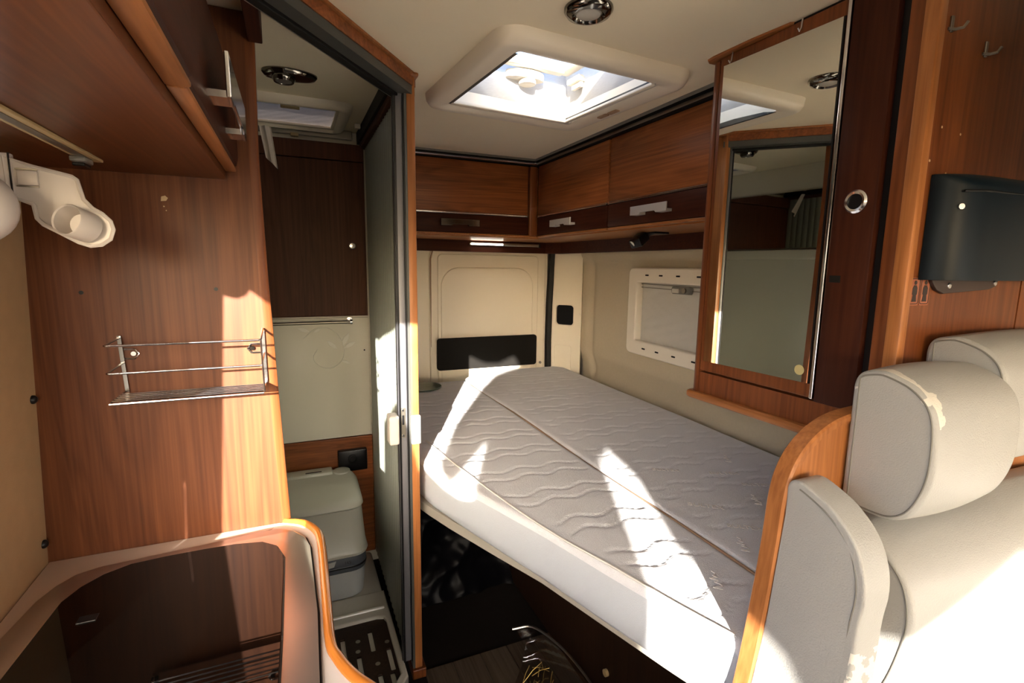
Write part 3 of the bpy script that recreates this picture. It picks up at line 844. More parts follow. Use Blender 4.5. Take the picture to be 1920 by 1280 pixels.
def bag():
    t = thing('clear_plastic_bag', 0.62, 1.1, FZ, 'clear plastic bag with golden straw on the floor below the bed edge', 'bag')
    edge = [(0.545, 1.22, -1.045), (0.60, 1.20, -1.04), (0.635, 1.13, -1.045), (0.652, 1.06, -1.05), (0.655, 0.97, -1.05), (0.65, 0.86, -1.05)]
    E = smooth_open(edge, 5)
    low = smooth_open([(0.52, 1.14, FZ + 0.004), (0.54, 1.10, FZ + 0.004), (0.56, 1.05, FZ + 0.004), (0.57, 1.0, FZ + 0.004), (0.57, 0.93, FZ + 0.004), (0.56, 0.84, FZ + 0.004)], 5)
    def f(u, v):
        i = min(len(E) - 1, int(round(u * (len(E) - 1))))
        p = E[i].lerp(low[i], v)
        p = p + Vector((0.045 * math.sin(math.pi * v) , 0.02 * math.sin(math.pi * v), 0))
        return p + Vector((1, 1, 0)) * 0.006 * math.sin(17 * v + 11 * u) * math.sin(math.pi * v)
    obj('film', B().grid(f, len(E) - 1, 22), 'clear_bag', t, True, 80)
    obj('rolled_edge', B().tube([p for p in E], 0.0035, 8), 'aluminium', t, True)
    rnd = random.Random(3)
    b = B()
    for k in range(46):
        c = Vector((rnd.uniform(0.535, 0.60), rnd.uniform(0.93, 1.13), FZ + rnd.uniform(0.01, 0.06)))
        d = Vector((rnd.uniform(-1, 1), rnd.uniform(-1, 1), rnd.uniform(-.4, .5))).normalized() * rnd.uniform(0.015, 0.04)
        b.tube([c - d, c + Vector((0, 0, 0.006)), c + d], 0.0011, 4)
    obj('straw', b, 'straw', t, kind='stuff')
bag()

# ================================================================== MIRROR CABINET (right)
def mirror_cabinet():
    t = thing('mirror_cabinet', 1.08, 0.7, -0.29, 'tall hanging cherry cabinet with a long mirror door', 'cabinet')
    obj('body', B().box(0.882, 1.33, 0.495, 0.903, -0.285, 0.44), 'cherry_v', t)
    # rounded front stile at the far edge
    prof = [(0.882, 0.888), (0.865, 0.888), (0.863, 0.893), (0.865, 0.903), (0.871, 0.909), (0.882, 0.911)]
    obj('corner_stile', B().prism([(x, y, -0.285) for x, y in prof], (0, 0, 0.725)), 'cherry_v', t, True)
    d = obj('mirror_door', B().box(0.864, 0.882, 0.604, 0.886, -0.231, 0.444, 0.0015), 'cherry_v', t)
    obj('mirror', B().prism([(0.861, 0.617, -0.205), (0.8465, 0.859, -0.205), (0.8645, 0.859, -0.205), (0.8645, 0.617, -0.205)], (0, 0, 0.6225)), 'mirror', d)
    obj('mirror_edge', B().box(0.8605, 0.8645, 0.6135, 0.6165, -0.205, 0.4175), 'black', d)
    obj('stain', B().disc((0.8602, 0.634, -0.183), (-1, -0.06, 0), 0.0095, 0.0004, 24), 'stain_yellow', d)
    obj('chrome_strip', B().box(0.858, 0.866, 0.603, 0.609, -0.231, 0.444, 0.001), 'chrome', t)
    dk = obj('dark_front', B().box(0.860, 0.882, 0.530, 0.602, -0.236, 0.444, 0.003), 'mahogany_v', t, True)
    k = obj('push_lock', B().lathe((0.860, 0.562, 0.113), (-1, 0, 0), [(0.019, 0), (0.019, 0.003), (0.016, 0.006), (0.0125, 0.005), (0.0122, 0.001)]), 'chrome', dk, True)
    obj('lock_button', B().disc((0.860, 0.562, 0.113), (-1, 0, 0), 0.0122, 0.0025), 'black', k)
    obj('plate_mark', B().box(0.8592, 0.8602, 0.575, 0.594, -0.020, -0.008), 'black_matt', dk)
    obj('joint', B().box(0.872, 0.882, 0.517, 0.5295, -0.236, 0.444), 'black', t)
    obj('end_stile', B().box(0.864, 0.884, 0.493, 0.516, -0.27, 0.444, 0.002), 'cherry_v', t, True)
    obj('lower_rail', B().box(0.866, 0.884, 0.493, 0.888, -0.285, -0.2365), 'cherry_v', t)
    obj('upper_rail', B().box(0.868, 0.884, 0.493, 0.888, 0.4445, 0.449), 'black_matt', t)
    obj('bottom_lip', B().prism([(x, y, -0.301) for x, y in [(0.90, 0.46), (0.853, 0.46), (0.853, 0.905), (0.857, 0.916), (0.868, 0.921), (0.90, 0.921)]], (0, 0, 0.017), 0.005, 3), 'light_wood_y', t, True)
    obj('top_lip', B().prism([(x, y, 0.4455) for x, y in [(0.90, 0.70), (0.862, 0.72), (0.853, 0.80), (0.850, 0.895), (0.853, 0.913), (0.865, 0.922), (0.90, 0.922)]], (0, 0, 0.0065), 0.002), 'light_wood_y', t, True)
    for y in (0.853, 0.695):
        h = obj('hook', B().tube([(0.862, y, 0.446), (0.860, y, 0.43), (0.856, y, 0.4235), (0.852, y, 0.428)], 0.0013, 6), 'aluminium', t, True)
mirror_cabinet()
def end_wall():
    t = thing('cabinet_end_wall', 1.1, 0.485, -0.6, 'cherry end wall of the mirror cabinet behind the bench', 'panel')
    obj('panel', B().box(0.875, 1.203, 0.476, 0.492, -0.62, 0.448), 'cherry_v', t)
    obj('panel', B().box(1.208, 1.42, 0.476, 0.492, -0.62, 0.448), 'cherry_v', t)
    obj('joint_strip', B().box(1.2025, 1.2085, 0.479, 0.492, -0.62, 0.448), 'black', t)
    obj('edge_post', B().box(0.858, 0.877, 0.472, 0.4935, -0.62, 0.449, 0.003), 'light_wood_v', t, True)
    rnd = random.Random(5)
    for (x, z) in ((0.905, 0.215), (0.955, 0.21), (0.885, 0.165), (0.93, 0.15)):
        obj('chip', B().disc((x, 0.4762, z), (0, -1, 0), 0.002, 0.0004, 7), 'chip', t)
    for (x, z) in ((0.895, 0.348), (0.99, 0.33)):
        obj('hook', B().tube([(x - 0.008, 0.4755, z), (x + 0.004, 0.472, z), (x + 0.012, 0.466, z + 0.002), (x + 0.014, 0.462, z + 0.009)], 0.0022, 6).box(x - 0.004, x + 0.002, 0.473, 0.476, z - 0.004, z + 0.018, 0.001), 'dull_metal', t)
end_wall()
def wall_shell():
    t = thing('wall_lamp_shell', 1.03, 0.46, -0.035, 'dark blue-black moulded shell screwed to the cherry wall over the bench', 'wall fixture')
    secs = []
    for k, (x, d) in enumerate([(0.893, 0.001), (0.893, 0.010), (0.897, 0.022), (0.906, 0.034), (0.922, 0.043), (0.96, 0.050), (1.05, 0.052), (1.25, 0.052)]):
        pr = rrect(-0.012, 0.145, 0.0, max(d, 0.002), [min(d * .5, 0.02), 0.0005, 0.0005, min(d * .45, 0.02)], 5)
        secs.append([(x, 0.475 - b, z) for z, b in pr])
    obj('shell', B().loft(secs), 'blue_black', t, True, 50)
    obj('shell_groove', B().tube([(0.905, 0.436, 0.118), (0.94, 0.4255, 0.119), (1.25, 0.4225, 0.121)], 0.0018, 6), 'rubber', t, True)
    f = plate_mesh([(0.918, 0.0), (0.922, -0.015), (0.935, -0.027), (0.955, -0.033), (1.085, -0.027), (1.105, -0.022), (1.12, 0.0)], [], 0.006, (0, 0.472, 0), (1, 0, 0), (0, 0, 1), 0.001)
    fl = obj('flange', f, 'flange', t)
    for (x, z) in ((0.964, -0.021), (1.098, -0.017)):
        obj('screw', B().disc((x, 0.469, z), (0, -1, 0), 0.0048, 0.003, 14, None, 0.001), 'chrome', fl, True)
    obj('screw', B().disc((0.908, 0.440, 0.096), (-0.6, -1, 0), 0.0042, 0.003, 14), 'chrome', t, True)
wall_shell()
def seat_sticker(x0, label):
    t = thing('pictogram_sticker', x0 + 0.0125, 0.4755, -0.052, label, 'sticker', 'seat stickers on the cherry wall')
    me = plate_mesh(rrect(x0, x0 + 0.0245, -0.052, -0.009, 0.003, 3), [], 0.0006, (0, 0.4756, 0), (1, 0, 0), (0, 0, 1))
    obj('label', me, 'sticker', t)
    c = x0 + 0.0122
    obj('border', B().tube([(a, 0.4753, z) for a, z in rrect(x0 + 0.0015, x0 + 0.023, -0.0495, -0.0105, 0.003, 3)], 0.0006, 4, True), 'sticker_ink', t)
    fig = [(c - 0.003, -0.0205), (c - 0.006, -0.025), (c - 0.0062, -0.034), (c - 0.0042, -0.036), (c - 0.006, -0.046), (c + 0.006, -0.046), (c + 0.0042, -0.036), (c + 0.0062, -0.034), (c + 0.006, -0.025), (c + 0.003, -0.0205)]
    obj('figure', plate_mesh(fig, [], 0.0008, (0, 0.4753, 0), (1, 0, 0), (0, 0, 1)), 'sticker_ink', t)
    obj('figure_head', B().disc((c, 0.4755, -0.0165), (0, -1, 0), 0.0033, 0.0008, 14), 'sticker_ink', t)
seat_sticker(0.8765, 'left one of two small seated-person pictogram stickers below the dark shell')
seat_sticker(0.9035, 'right one of two small seated-person pictogram stickers below the dark shell')

# ================================================================== BENCH (right foreground)
def bed_end_panel():
    t = thing('bed_end_panel', 0.8, 0.456, -0.9, 'curved cherry end panel between mattress and bench', 'panel')
    pts = [(0.56, -0.62), (0.575, -0.54), (0.590, -0.44), (0.598, -0.37), (0.603, -0.31), (0.612, -0.275), (0.632, -0.245), (0.665, -0.222), (0.705, -0.209), (0.76, -0.204)]
    pts = [(p.x, p.y) for p in smooth_open([Vector((a, b, 0)) for a, b in pts], 5)]
    lo = [(0.505, -1.1)]
    poly = [(0.50, -1.149)] + pts + [(1.3, -0.204), (1.3, -1.149)]
    obj('face', plate_mesh(poly, [], 0.020, (0, 0.457, 0), (1, 0, 0), (0, 0, 1)), 'light_wood_v', t)
    path = [(a, 0.456, b) for a, b in [(0.50, -1.149)] + pts]
    rings = []
    for i, p in enumerate(path):
        p = Vector(p); q = Vector(path[min(i + 1, len(path) - 1)]) - Vector(path[max(0, i - 1)]); q.normalize()
        n = Vector((-q.z, 0, q.x))
        rings.append([p + n * a + Vector((0, b, 0)) for a, b in ((-0.003, -0.014), (0.004, -0.014), (0.007, -0.011), (0.007, 0.011), (0.004, 0.014), (-0.003, 0.014))])
    obj('edge_band', B().loft(rings), 'light_wood_v', t, True)
bed_end_panel()

def inset(pts, d):
    n = len(pts); out = []
    ar = sum(pts[i][0] * pts[(i + 1) % n][1] - pts[(i + 1) % n][0] * pts[i][1] for i in range(n))
    sg = 1 if ar > 0 else -1
    for i in range(n):
        a, b, c = Vector(pts[i - 1]), Vector(pts[i]), Vector(pts[(i + 1) % n])
        e1, e2 = (b - a).normalized(), (c - b).normalized()
        n1, n2 = Vector((-e1.y, e1.x)) * sg, Vector((-e2.y, e2.x)) * sg
        m = (n1 + n2)
        m = m / max(0.5, m.length_squared / 2) if m.length > 1e-6 else n1
        out.append(b + m * d)
    return out
def cushion(prof, x0, x1, r=0.012, crown=0.0, n=5, nx=10):
    """profile (y,z) swept along x with rounded ends"""
    P = [Vector(p) for p in prof]
    rings = []
    for k in range(n + 1):
        a = math.pi / 2 * k / n
        q = inset(P, r * (1 - math.sin(a)))
        rings.append([(x0 + r * (1 - math.cos(a)), p.x, p.y) for p in q])
    cy = sum(p.x for p in P) / len(P); cz = sum(p.y for p in P) / len(P)
    for k in range(1, nx):
        t = k / nx; g = crown * math.sin(math.pi * t)
        q = inset(P, -g)
        rings.append([(x0 + r + (x1 - x0 - 2 * r) * t, p.x, p.y) for p in q])
    for k in range(n, -1, -1):
        a = math.pi / 2 * k / n
        q = inset(P, r * (1 - math.sin(a)))
        rings.append([(x1 - r * (1 - math.cos(a)), p.x, p.y) for p in q])
    return B().loft(rings)
def spline2(pts, n=5):
    P = [Vector(p) for p in pts]
    for it in range(3):
        Q = []
        for i in range(len(P)):
            a, b = P[i], P[(i + 1) % len(P)]
            Q += [a.lerp(b, 0.25), a.lerp(b, 0.75)]
        P = Q
    return [(p.x, p.y) for p in P]

def add_wear(o, fn):
    me = o.data
    at = me.attributes.new('wear', 'FLOAT', 'POINT')
    base = wloc(o)
    for i, v in enumerate(me.vertices):
        p = (v.co + base) / K
        at.data[i].value = fn(p.x, p.y, p.z - H)

def bench():
    t = thing('upholstered_bench', 0.9, 0.3, -1.1, 'grey-white leather bench with headrests in front of the bed end panel', 'bench')
    # side pad
    pad = [(0.4440, -0.305), (0.4435, -0.280), (0.428, -0.272), (0.404, -0.280), (0.377, -0.292), (0.350, -0.317), (0.333, -0.350), (0.327, -0.383), (0.330, -0.414), (0.329, -0.45), (0.325, -0.50), (0.32, -0.60), (0.32, -0.78), (0.32, -0.80), (0.34, -0.80), (0.42, -0.80), (0.444, -0.80), (0.444, -0.77), (0.444, -0.60), (0.444, -0.45)]
    pp = spline2(pad, 5)
    def shear(b):
        for v in b.bm.verts:
            z = v.co.z
            v.co.x += 0.004 - 0.10 * max(0, -0.33 - z) - 0.10 * max(0, -0.45 - z)
        return b
    sp = obj('side_pad', shear(cushion(pp, 0.596, 0.645, 0.004, 0.0, 5, 4)), 'leather_worn', t, True, 60)
    add_wear(sp, lambda x, y, z: (0.62 if (y < 0.36 and -0.58 < z < -0.445) else 0) - 0.0)
    q = inset([Vector(p) for p in pp], 0.010)
    k0 = max(range(len(q)), key=lambda i: q[i].y)
    q = q[k0:] + q[:k0]
    seam = [(0.5957, p.x, p.y) for p in q if p.y > -0.78 and p.x < 0.425]
    obj('piping', shear(B().tube(seam, 0.0011, 6)), 'piping', sp, True)
    # headrest near
    hp = [(0.445, -0.185), (0.445, -0.140), (0.415, -0.130), (0.398, -0.131), (0.364, -0.143), (0.340, -0.170), (0.335, -0.222), (0.337, -0.267), (0.352, -0.310), (0.374, -0.329), (0.40, -0.332), (0.445, -0.330), (0.445, -0.295), (0.445, -0.24)]
    hs = spline2(hp, 5)
    h1 = obj('headrest', cushion(hs, 0.715, 0.915, 0.008, 0.005, 6, 14), 'leather_worn', t, True, 60)
    def wear1(x, y, z):
        d = 0
        if x < 0.755 and z > -0.20 and y < 0.46:
            k = max(0, 1 - abs(x - 0.722) / 0.03)
            top = min(abs(z - (-0.134 - max(0, 0.398 - y) * 0.5)) / 0.05, 1)
            d = 0.80 * k * (1 - top) + 0.10
            if x < 0.720: d = 0.62 * max(0, 1 - abs(z + 0.160) / 0.030)
        return d
    add_wear(h1, wear1)
    q = [p for p in inset([Vector(p) for p in hs], 0.006) if p.x < 0.436]
    obj('piping', B().tube([(0.7153, p.x, p.y) for p in q], 0.0013, 6, True), 'piping', h1, True)
    # far headrest, set back and a little higher
    hs2 = [(y + 0.024, z + 0.034) for y, z in hs]
    h2 = obj('headrest', cushion(hs2, 0.925, 1.26, 0.008, 0.004, 6, 14), 'leather', t, True, 60)
    q = [p for p in inset([Vector(p) for p in hs2], 0.006) if p.x < 0.458]
    obj('piping', B().tube([(0.9253, p.x, p.y) for p in q], 0.0013, 6, True), 'piping', h2, True)
    # lower back cushion
    bp = [(0.444, -0.385), (0.444, -0.350), (0.415, -0.347), (0.405, -0.348), (0.368, -0.362), (0.340, -0.388), (0.328, -0.425), (0.328, -0.47), (0.345, -0.555), (0.37, -0.60), (0.40, -0.62), (0.444, -0.62), (0.444, -0.59), (0.444, -0.48)]
    bs = spline2(bp, 5)
    bc = obj('back_cushion', cushion(bs, 0.700, 1.27, 0.008, 0.004, 6, 16), 'leather', t, True, 60)
    q = [p for p in inset([Vector(p) for p in bs], 0.007) if p.x < 0.434]
    obj('piping', B().tube([(0.7002, p.x, p.y) for p in q], 0.0013, 6, True), 'piping', bc, True)
    # seat cushion
    sc = [(0.40, -0.60), (0.36, -0.575), (0.20, -0.572), (0.0, -0.58), (-0.06, -0.60), (-0.08, -0.65), (-0.05, -0.70), (0.2, -0.71), (0.40, -0.71)]
    obj('seat_cushion', cushion(spline2(sc, 5), 0.648, 1.27, 0.02, 0.003, 6, 16), 'leather', t, True, 60)
    obj('plinth', B().box(0.66, 1.29, -0.02, 0.44, FZ, -0.70), 'cherry_v', t)
bench()

# ================================================================== LEFT PARTITION, OVERHEAD CABINET, FITTINGS
PY = 1.105
def partition():
    t = thing('kitchen_partition', -0.22, PY, FZ, 'tall cherry partition panel between worktop and bathroom', 'panel')
    pts = [(-0.43, FZ), (-0.040, FZ), (-0.040, -0.545), (-0.049, -0.30), (-0.058, -0.01), (-0.062, 0.2), (-0.057, 0.449), (-0.43, 0.449)]
    obj('board', plate_mesh(pts, [], 0.018, (0, PY + 0.009, 0), (1, 0, 0), (0, 0, 1)), 'cherry_panel', t)
    ed = [(-0.040, FZ), (-0.040, -0.545), (-0.049, -0.30), (-0.058, -0.01), (-0.062, 0.2), (-0.057, 0.449)]
    rings = []
    for x, z in ed:
        rings.append([(x + a, PY + b, z) for a, b in ((0.0, 0.0), (0.012, -0.0005), (0.0165, 0.003), (0.0165, 0.022), (0.012, 0.025), (0.0, 0.025))])
    obj('edge_trim', B().loft(rings), 'cherry_v', t, True, 50)
    for (x, z) in ((-0.335, -0.055), (-0.131, -0.05)):
        obj('screw_hole', B().disc((x, PY - 0.0005, z), (0, -1, 0), 0.0035, 0.0006, 12), 'black', t)
    obj('chip', plate_mesh([(-0.207, 0.107), (-0.199, 0.108), (-0.196, 0.113), (-0.2, 0.117), (-0.206, 0.115)], [], 0.0008, (0, PY - 0.0002, 0), (1, 0, 0), (0, 0, 1)), 'chip', t)
    obj('chip', B().disc((-0.203, PY - 0.0003, 0.098), (0, -1, 0), 0.0012, 0.0004, 7), 'chip', t)
    obj('chip', B().disc((-0.200, PY - 0.0003, 0.091), (0, -1, 0), 0.0010, 0.0004, 7), 'chip', t)
partition()
obj('wall_lining', B().prism([(-0.4255, 0.685, -0.545), (-0.4255, PY, -0.545), (-0.3985, PY, 0.152), (-0.3985, 0.685, 0.152)], (-0.006, 0, 0)), 'hardboard', label='beige hardboard lining left of the cherry partition', cat='panel')
for (z, lab) in ((-0.235, 'upper black screw in the corner of the hardboard lining'), (-0.497, 'lower black screw in the corner of the hardboard lining')):
    x = -0.4255 + 0.027 * (z + 0.545) / 0.697
    obj('corner_screw', B().lathe((x, PY - 0.014, z), (1, -0.25, 0), [(0.0075, 0), (0.0075, 0.003), (0.005, 0.006), (0.001, 0.007)], 14), 'black', smooth=True, label=lab, cat='screw', group='corner screws')

def kitchen_cabinet():
    t = thing('kitchen_overhead_cabinet', -0.26, 0.68, 0.152, 'dark cherry overhead cabinet above the worktop with chrome handle', 'cabinet')
    y0, y1 = 0.20, 1.104
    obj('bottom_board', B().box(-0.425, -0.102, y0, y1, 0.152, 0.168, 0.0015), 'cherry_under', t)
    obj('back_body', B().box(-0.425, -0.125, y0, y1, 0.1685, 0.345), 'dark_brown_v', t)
    obj('shadow_gap', B().box(-0.124, -0.104, y0, y1, 0.1685, 0.345), 'black', t)
    def door(ya, yb, name, dx):
        prof = [(-0.1035, 0.171), (-0.092 + dx, 0.170), (-0.082 + dx, 0.176), (-0.079 + dx, 0.19), (-0.080 + dx, 0.27), (-0.084 + dx, 0.335), (-0.088 + dx, 0.340), (-0.1035, 0.340)]
        b = B().prism([(x, ya, z) for x, z in prof], (0, yb - ya, 0))
        return obj(name, b, 'mahogany_y', t, True, 30)
    door(y0, 0.596, 'door', 0.004)
    d = door(0.60, 1.09, 'door', 0.0)
    bl = obj('door_lip', B().box(-0.101, -0.083, 0.60, 1.09, 0.1645, 0.171, 0.002), 'light_wood_y', d, True)
    bl = obj('door_lip', B().box(-0.101, -0.079, y0, 0.596, 0.1645, 0.171, 0.002), 'light_wood_y', t, True)
    bar_handle(d, (-0.079, 0.82, 0.215), (0, 1, 0), (1, 0, 0), 0.235, 0.050, 'chrome')
kitchen_cabinet()
def light_rail():
    t = thing('under_cabinet_rail', -0.266, 0.85, 0.14, 'slim metal rail under the kitchen overhead cabinet', 'rail')
    obj('channel', B().box(-0.279, -0.254, 0.30, 0.985, 0.1475, 0.1518, 0.001), 'tan', t)
    obj('groove', B().box(-0.272, -0.261, 0.30, 0.96, 0.1465, 0.1476), 'dull_metal', t)
    e = obj('end_block', B().box(-0.281, -0.262, 0.935, 0.97, 0.140, 0.1475, 0.002), 'grey_plastic', t, True)
    obj('end_socket', B().box(-0.2815, -0.266, 0.945, 0.972, 0.135, 0.1405, 0.002), 'black', e)
light_rail()
def lamp_bracket():
    s = 0.90 / 0.80
    Yp = 0.90
    t = thing('lamp_bracket', -0.36, Yp, 0.02, 'white plastic arm with round empty cup on the left wall', 'bracket')
    pts = [(-0.300, 0.1185), (-0.274, 0.109), (-0.238, 0.1005), (-0.2335, 0.097), (-0.2315, 0.086), (-0.229, 0.074), (-0.221, 0.064), (-0.212, 0.058), (-0.204, 0.049), (-0.202, 0.039), (-0.206, 0.027), (-0.216, 0.0195), (-0.227, 0.018), (-0.238, 0.022), (-0.257, 0.034),
           (-0.270, 0.042), (-0.2755, 0.049), (-0.277, 0.064), (-0.2785, 0.066), (-0.299, 0.074)]
    pts = [(a * s, b * s) for a, b in pts]
    me = plate_mesh(pts, [], 0.004, (0, Yp, 0), (1, 0, 0), (0, 0, 1))
    arm = obj('arm_plate', me, 'white_plastic', t)
    obj('arm_rim', B().tube([(a, Yp - 0.004, b) for a, b in pts], 0.0028, 6, True), 'white_plastic', arm, True)
    c = (-0.228 * s, Yp - 0.002, 0.0405 * s)
    n = Vector((-0.50, -1, 0.30)).normalized()
    obj('cup', B().lathe(c, n, [(0.021, 0), (0.0215, 0.032), (0.0205, 0.0335), (0.0190, 0.032), (0.0175, 0.004), (0.010, 0.0035), (0.0005, 0.003)]), 'white_plastic', t, True)
    wp = obj('wall_plate', B().box(-0.425, -0.330, Yp - 0.006, Yp + 0.006, 0.078, 0.138, 0.002), 'white_plastic', t, True)
    obj('clip', B().box(-0.325, -0.304, Yp - 0.007, Yp - 0.002, 0.098, 0.117, 0.001), 'white_plastic', wp, True)
    obj('clip_slot', B().box(-0.327, -0.304, Yp - 0.0055, Yp - 0.004, 0.1175, 0.1195), 'dull_metal', wp)
    obj('clip_slot', B().box(-0.327, -0.304, Yp - 0.0055, Yp - 0.004, 0.0955, 0.0975), 'dull_metal', wp)
    obj('plate_gap', B().box(-0.332, -0.3305, Yp - 0.0075, Yp - 0.002, 0.085, 0.138), 'black', wp)
lamp_bracket()
def wall_lamp():
    t = thing('wall_lamp', -0.36, 0.84, 0.03, 'glowing white dome lamp on the left wall beside the bracket', 'lamp')
    c = Vector((-0.352, 0.835, 0.064)); n = Vector((-0.05, -1, -0.02)).normalized()
    obj('dome', B().lathe(c, n, [(0.034, -0.02), (0.044, -0.012), (0.047, 0.0), (0.045, 0.012), (0.041, 0.020), (0.037, 0.024), (0.035, 0.024)]), 'white_plastic', t, True)
    obj('glowing_lens', B().lathe(c + n * 0.022, n, [(0.0355, 0), (0.032, 0.006), (0.018, 0.011), (0.001, 0.012)]), 'lamp_on', t, True)
    obj('stem', B().tube([c - n * 0.018, c - n * 0.03 + Vector((-0.02, 0, 0.02)), (-0.42, 0.87, 0.09)], 0.009), 'white_plastic', t, True)
wall_lamp()

def wire_rack():
    t = thing('wire_rack', -0.17, PY - 0.045, -0.245, 'chrome wire spice rack screwed to the cherry partition', 'rack')
    xl, xr = -0.288, -0.056
    D = 0.085; yf = PY - D; yb = PY - 0.006
    for (xs, name) in ((xl, 'l'), (xr, 'r')):
        obj('upright', B().loft([[(xs + a + 0.006 * (-0.12 - z) / 0.12 * (1 if name == 'l' else 0.2), PY - b, z) for a, b in ((-0.003, 0.002), (0.003, 0.002), (0.003, 0.0055), (-0.003, 0.0055))] for z in (-0.132, -0.235)]), 'chrome' if name == 'r' else 'dark_chrome', t)
    for xs in (xl, xr):
        sgn = 1 if xs == xl else -1
        loop = [(xs + sgn * 0.006, PY - 0.004, -0.157), (xs + sgn * 0.022, PY - 0.004, -0.157), (xs + sgn * 0.028, PY - 0.004, -0.1655), (xs + sgn * 0.022, PY - 0.004, -0.174), (xs + sgn * 0.006, PY - 0.004, -0.174)]
        e = obj('fixing_ear', B().tube(loop, 0.0018, 6), 'chrome', t, True)
        obj('screw', B().disc((xs + sgn * 0.020, PY - 0.002, -0.1655), (0, -1, 0), 0.0042, 0.003, 12), 'dark_chrome', e)
    for z in (-0.139, -0.186):
        p = [(xl, yb, z + 0.003), (xl, yf + 0.004, z), (xl + 0.003, yf, z), (xr - 0.003, yf, z), (xr, yf + 0.004, z), (xr, yb, z + 0.012)]
        obj('guard_wire', B().tube(p, 0.0021, 8), 'chrome', t, True)
    obj('front_wire', B().tube([(xr, yf + 0.001, -0.139), (xr + 0.001, yf + 0.001, -0.19), (xr + 0.002, yf, -0.236)], 0.0018, 6), 'chrome', t, True)
    obj('shelf_frame', B().tube([(xl, yb, -0.236), (xl, yf, -0.238), (xr, yf, -0.238), (xr, yb, -0.236)], 0.0023, 8), 'chrome', t, True)
    for k in range(1, 6):
        y = yf + (yb - yf) * k / 6
        obj('shelf_wire', B().tube([(xl, y, -0.236), (xr, y, -0.236)], 0.0017, 6), 'chrome', t, True)
wire_rack()

# ================================================================== WORKTOP AND HOB
def worktop():
    t = thing('kitchen_worktop', -0.2, 0.75, -0.58, 'pale worktop with orange-brown raised wooden edge below the cherry partition', 'worktop')
    inner = smooth_open([Vector(p + (0,)) for p in [(-0.040, 1.104), (-0.006, 1.080), (0.016, 1.038), (0.022, 0.985), (0.021, 0.83), (0.020, 0.71), (0.028, 0.667), (0.046, 0.622), (0.085, 0.56), (0.12, 0.48), (0.12, 0.30)]], 6)
    outl = smooth_open([Vector(p + (0,)) for p in [(-0.028, 1.104), (0.008, 1.088), (0.032, 1.044), (0.039, 0.985), (0.037, 0.83), (0.036, 0.71), (0.044, 0.672), (0.062, 0.630), (0.102, 0.567), (0.138, 0.485), (0.138, 0.30)]], 6)
    mid = [(a + b) / 2 for a, b in zip(inner, outl)]
    obj('top_slab', B().prism([(p.x, p.y, -0.58) for p in mid] + [(-0.423, 0.30, -0.58), (-0.423, 1.104, -0.58)], (0, 0, 0.04)), 'counter_white', t)
    obj('back_strip', B().prism([(-0.4235, 1.104, -0.5405), (-0.4235, 0.70, -0.5405), (-0.395, 0.70, -0.5405), (-0.385, 0.98, -0.5405), (-0.36, 1.04, -0.5405), (-0.17, 1.058, -0.5405), (-0.06, 1.082, -0.5405), (-0.045, 1.104, -0.5405)], (0, 0, 0.0015)), 'counter', t)
    rings = []
    for a, b in zip(inner, outl):
        d = (b - a); w = d.length; d.normalize()
        R = []
        for s, z in ((0.0, -0.585), (0.0, -0.541), (0.08, -0.536), (0.3, -0.532), (0.7, -0.532), (0.92, -0.536), (1.0, -0.542), (1.0, -0.585)):
            p = a + d * w * s; R.append((p.x, p.y, z))
        rings.append(R)
    obj('wooden_edge', B().loft(rings), 'orange_lip', t, True, 60)
    obj('base_unit', B().prism([(p.x - 0.03, p.y, FZ + 0.002) for p in mid] + [(-0.423, 0.30, FZ + 0.002), (-0.423, 1.10, FZ + 0.002)], (0, 0, -0.581 - FZ - 0.002)), 'cherry_v', t)
worktop()
def hob():
    t = thing('hob_with_glass_lid', -0.18, 0.7, -0.54, 'steel sink and hob unit closed by a black glass lid', 'hob')
    fo = [(-0.402, 0.36), (-0.402, 0.88), (-0.392, 0.965), (-0.381, 1.003), (-0.362, 1.030), (-0.331, 1.043), (-0.175, 1.054), (-0.075, 1.066), (-0.045, 1.068), (-0.017, 1.048), (0.003, 1.015), (0.010, 0.975), (0.012, 0.88), (0.014, 0.773), (0.010, 0.627), (0.006, 0.50), (0.004, 0.36)]
    obj('steel_frame', B().prism([(x, y, -0.5395) for x, y in fo], (0, 0, 0.007), 0.003, 2), 'steel_frame', t, True, 60)
    obj('frame_gasket', B().tube([(x + (0.0015 if x > -0.2 else -0.0015), y, -0.5385) for x, y in fo[8:]], 0.0022, 6), 'black', t, True)
    gl = [(-0.36, 0.38), (-0.361, 0.775), (-0.352, 0.937), (-0.338, 0.972), (-0.315, 1.000), (-0.281, 1.019), (-0.23, 1.023), (-0.171, 1.024), (-0.119, 1.023), (-0.073, 1.013), (-0.048, 0.989), (-0.036, 0.949), (-0.036, 0.882), (-0.037, 0.736), (-0.039, 0.638), (-0.04, 0.38)]
    gs = [(x, y, -0.5320) for x, y in gl]
    g = obj('glass_lid', B().prism(gs, (0, 0, 0.006), 0.0012, 2), 'black_glass', t)
    obj('lid_seal', B().tube([(x, y, -0.5315) for x, y in gl], 0.0032, 6, True), 'black', t, True)
    obj('finger_hold', B().box(-0.312, -0.288, 0.865, 0.882, -0.526, -0.5245, 0.0005), 'black', g)
hob()

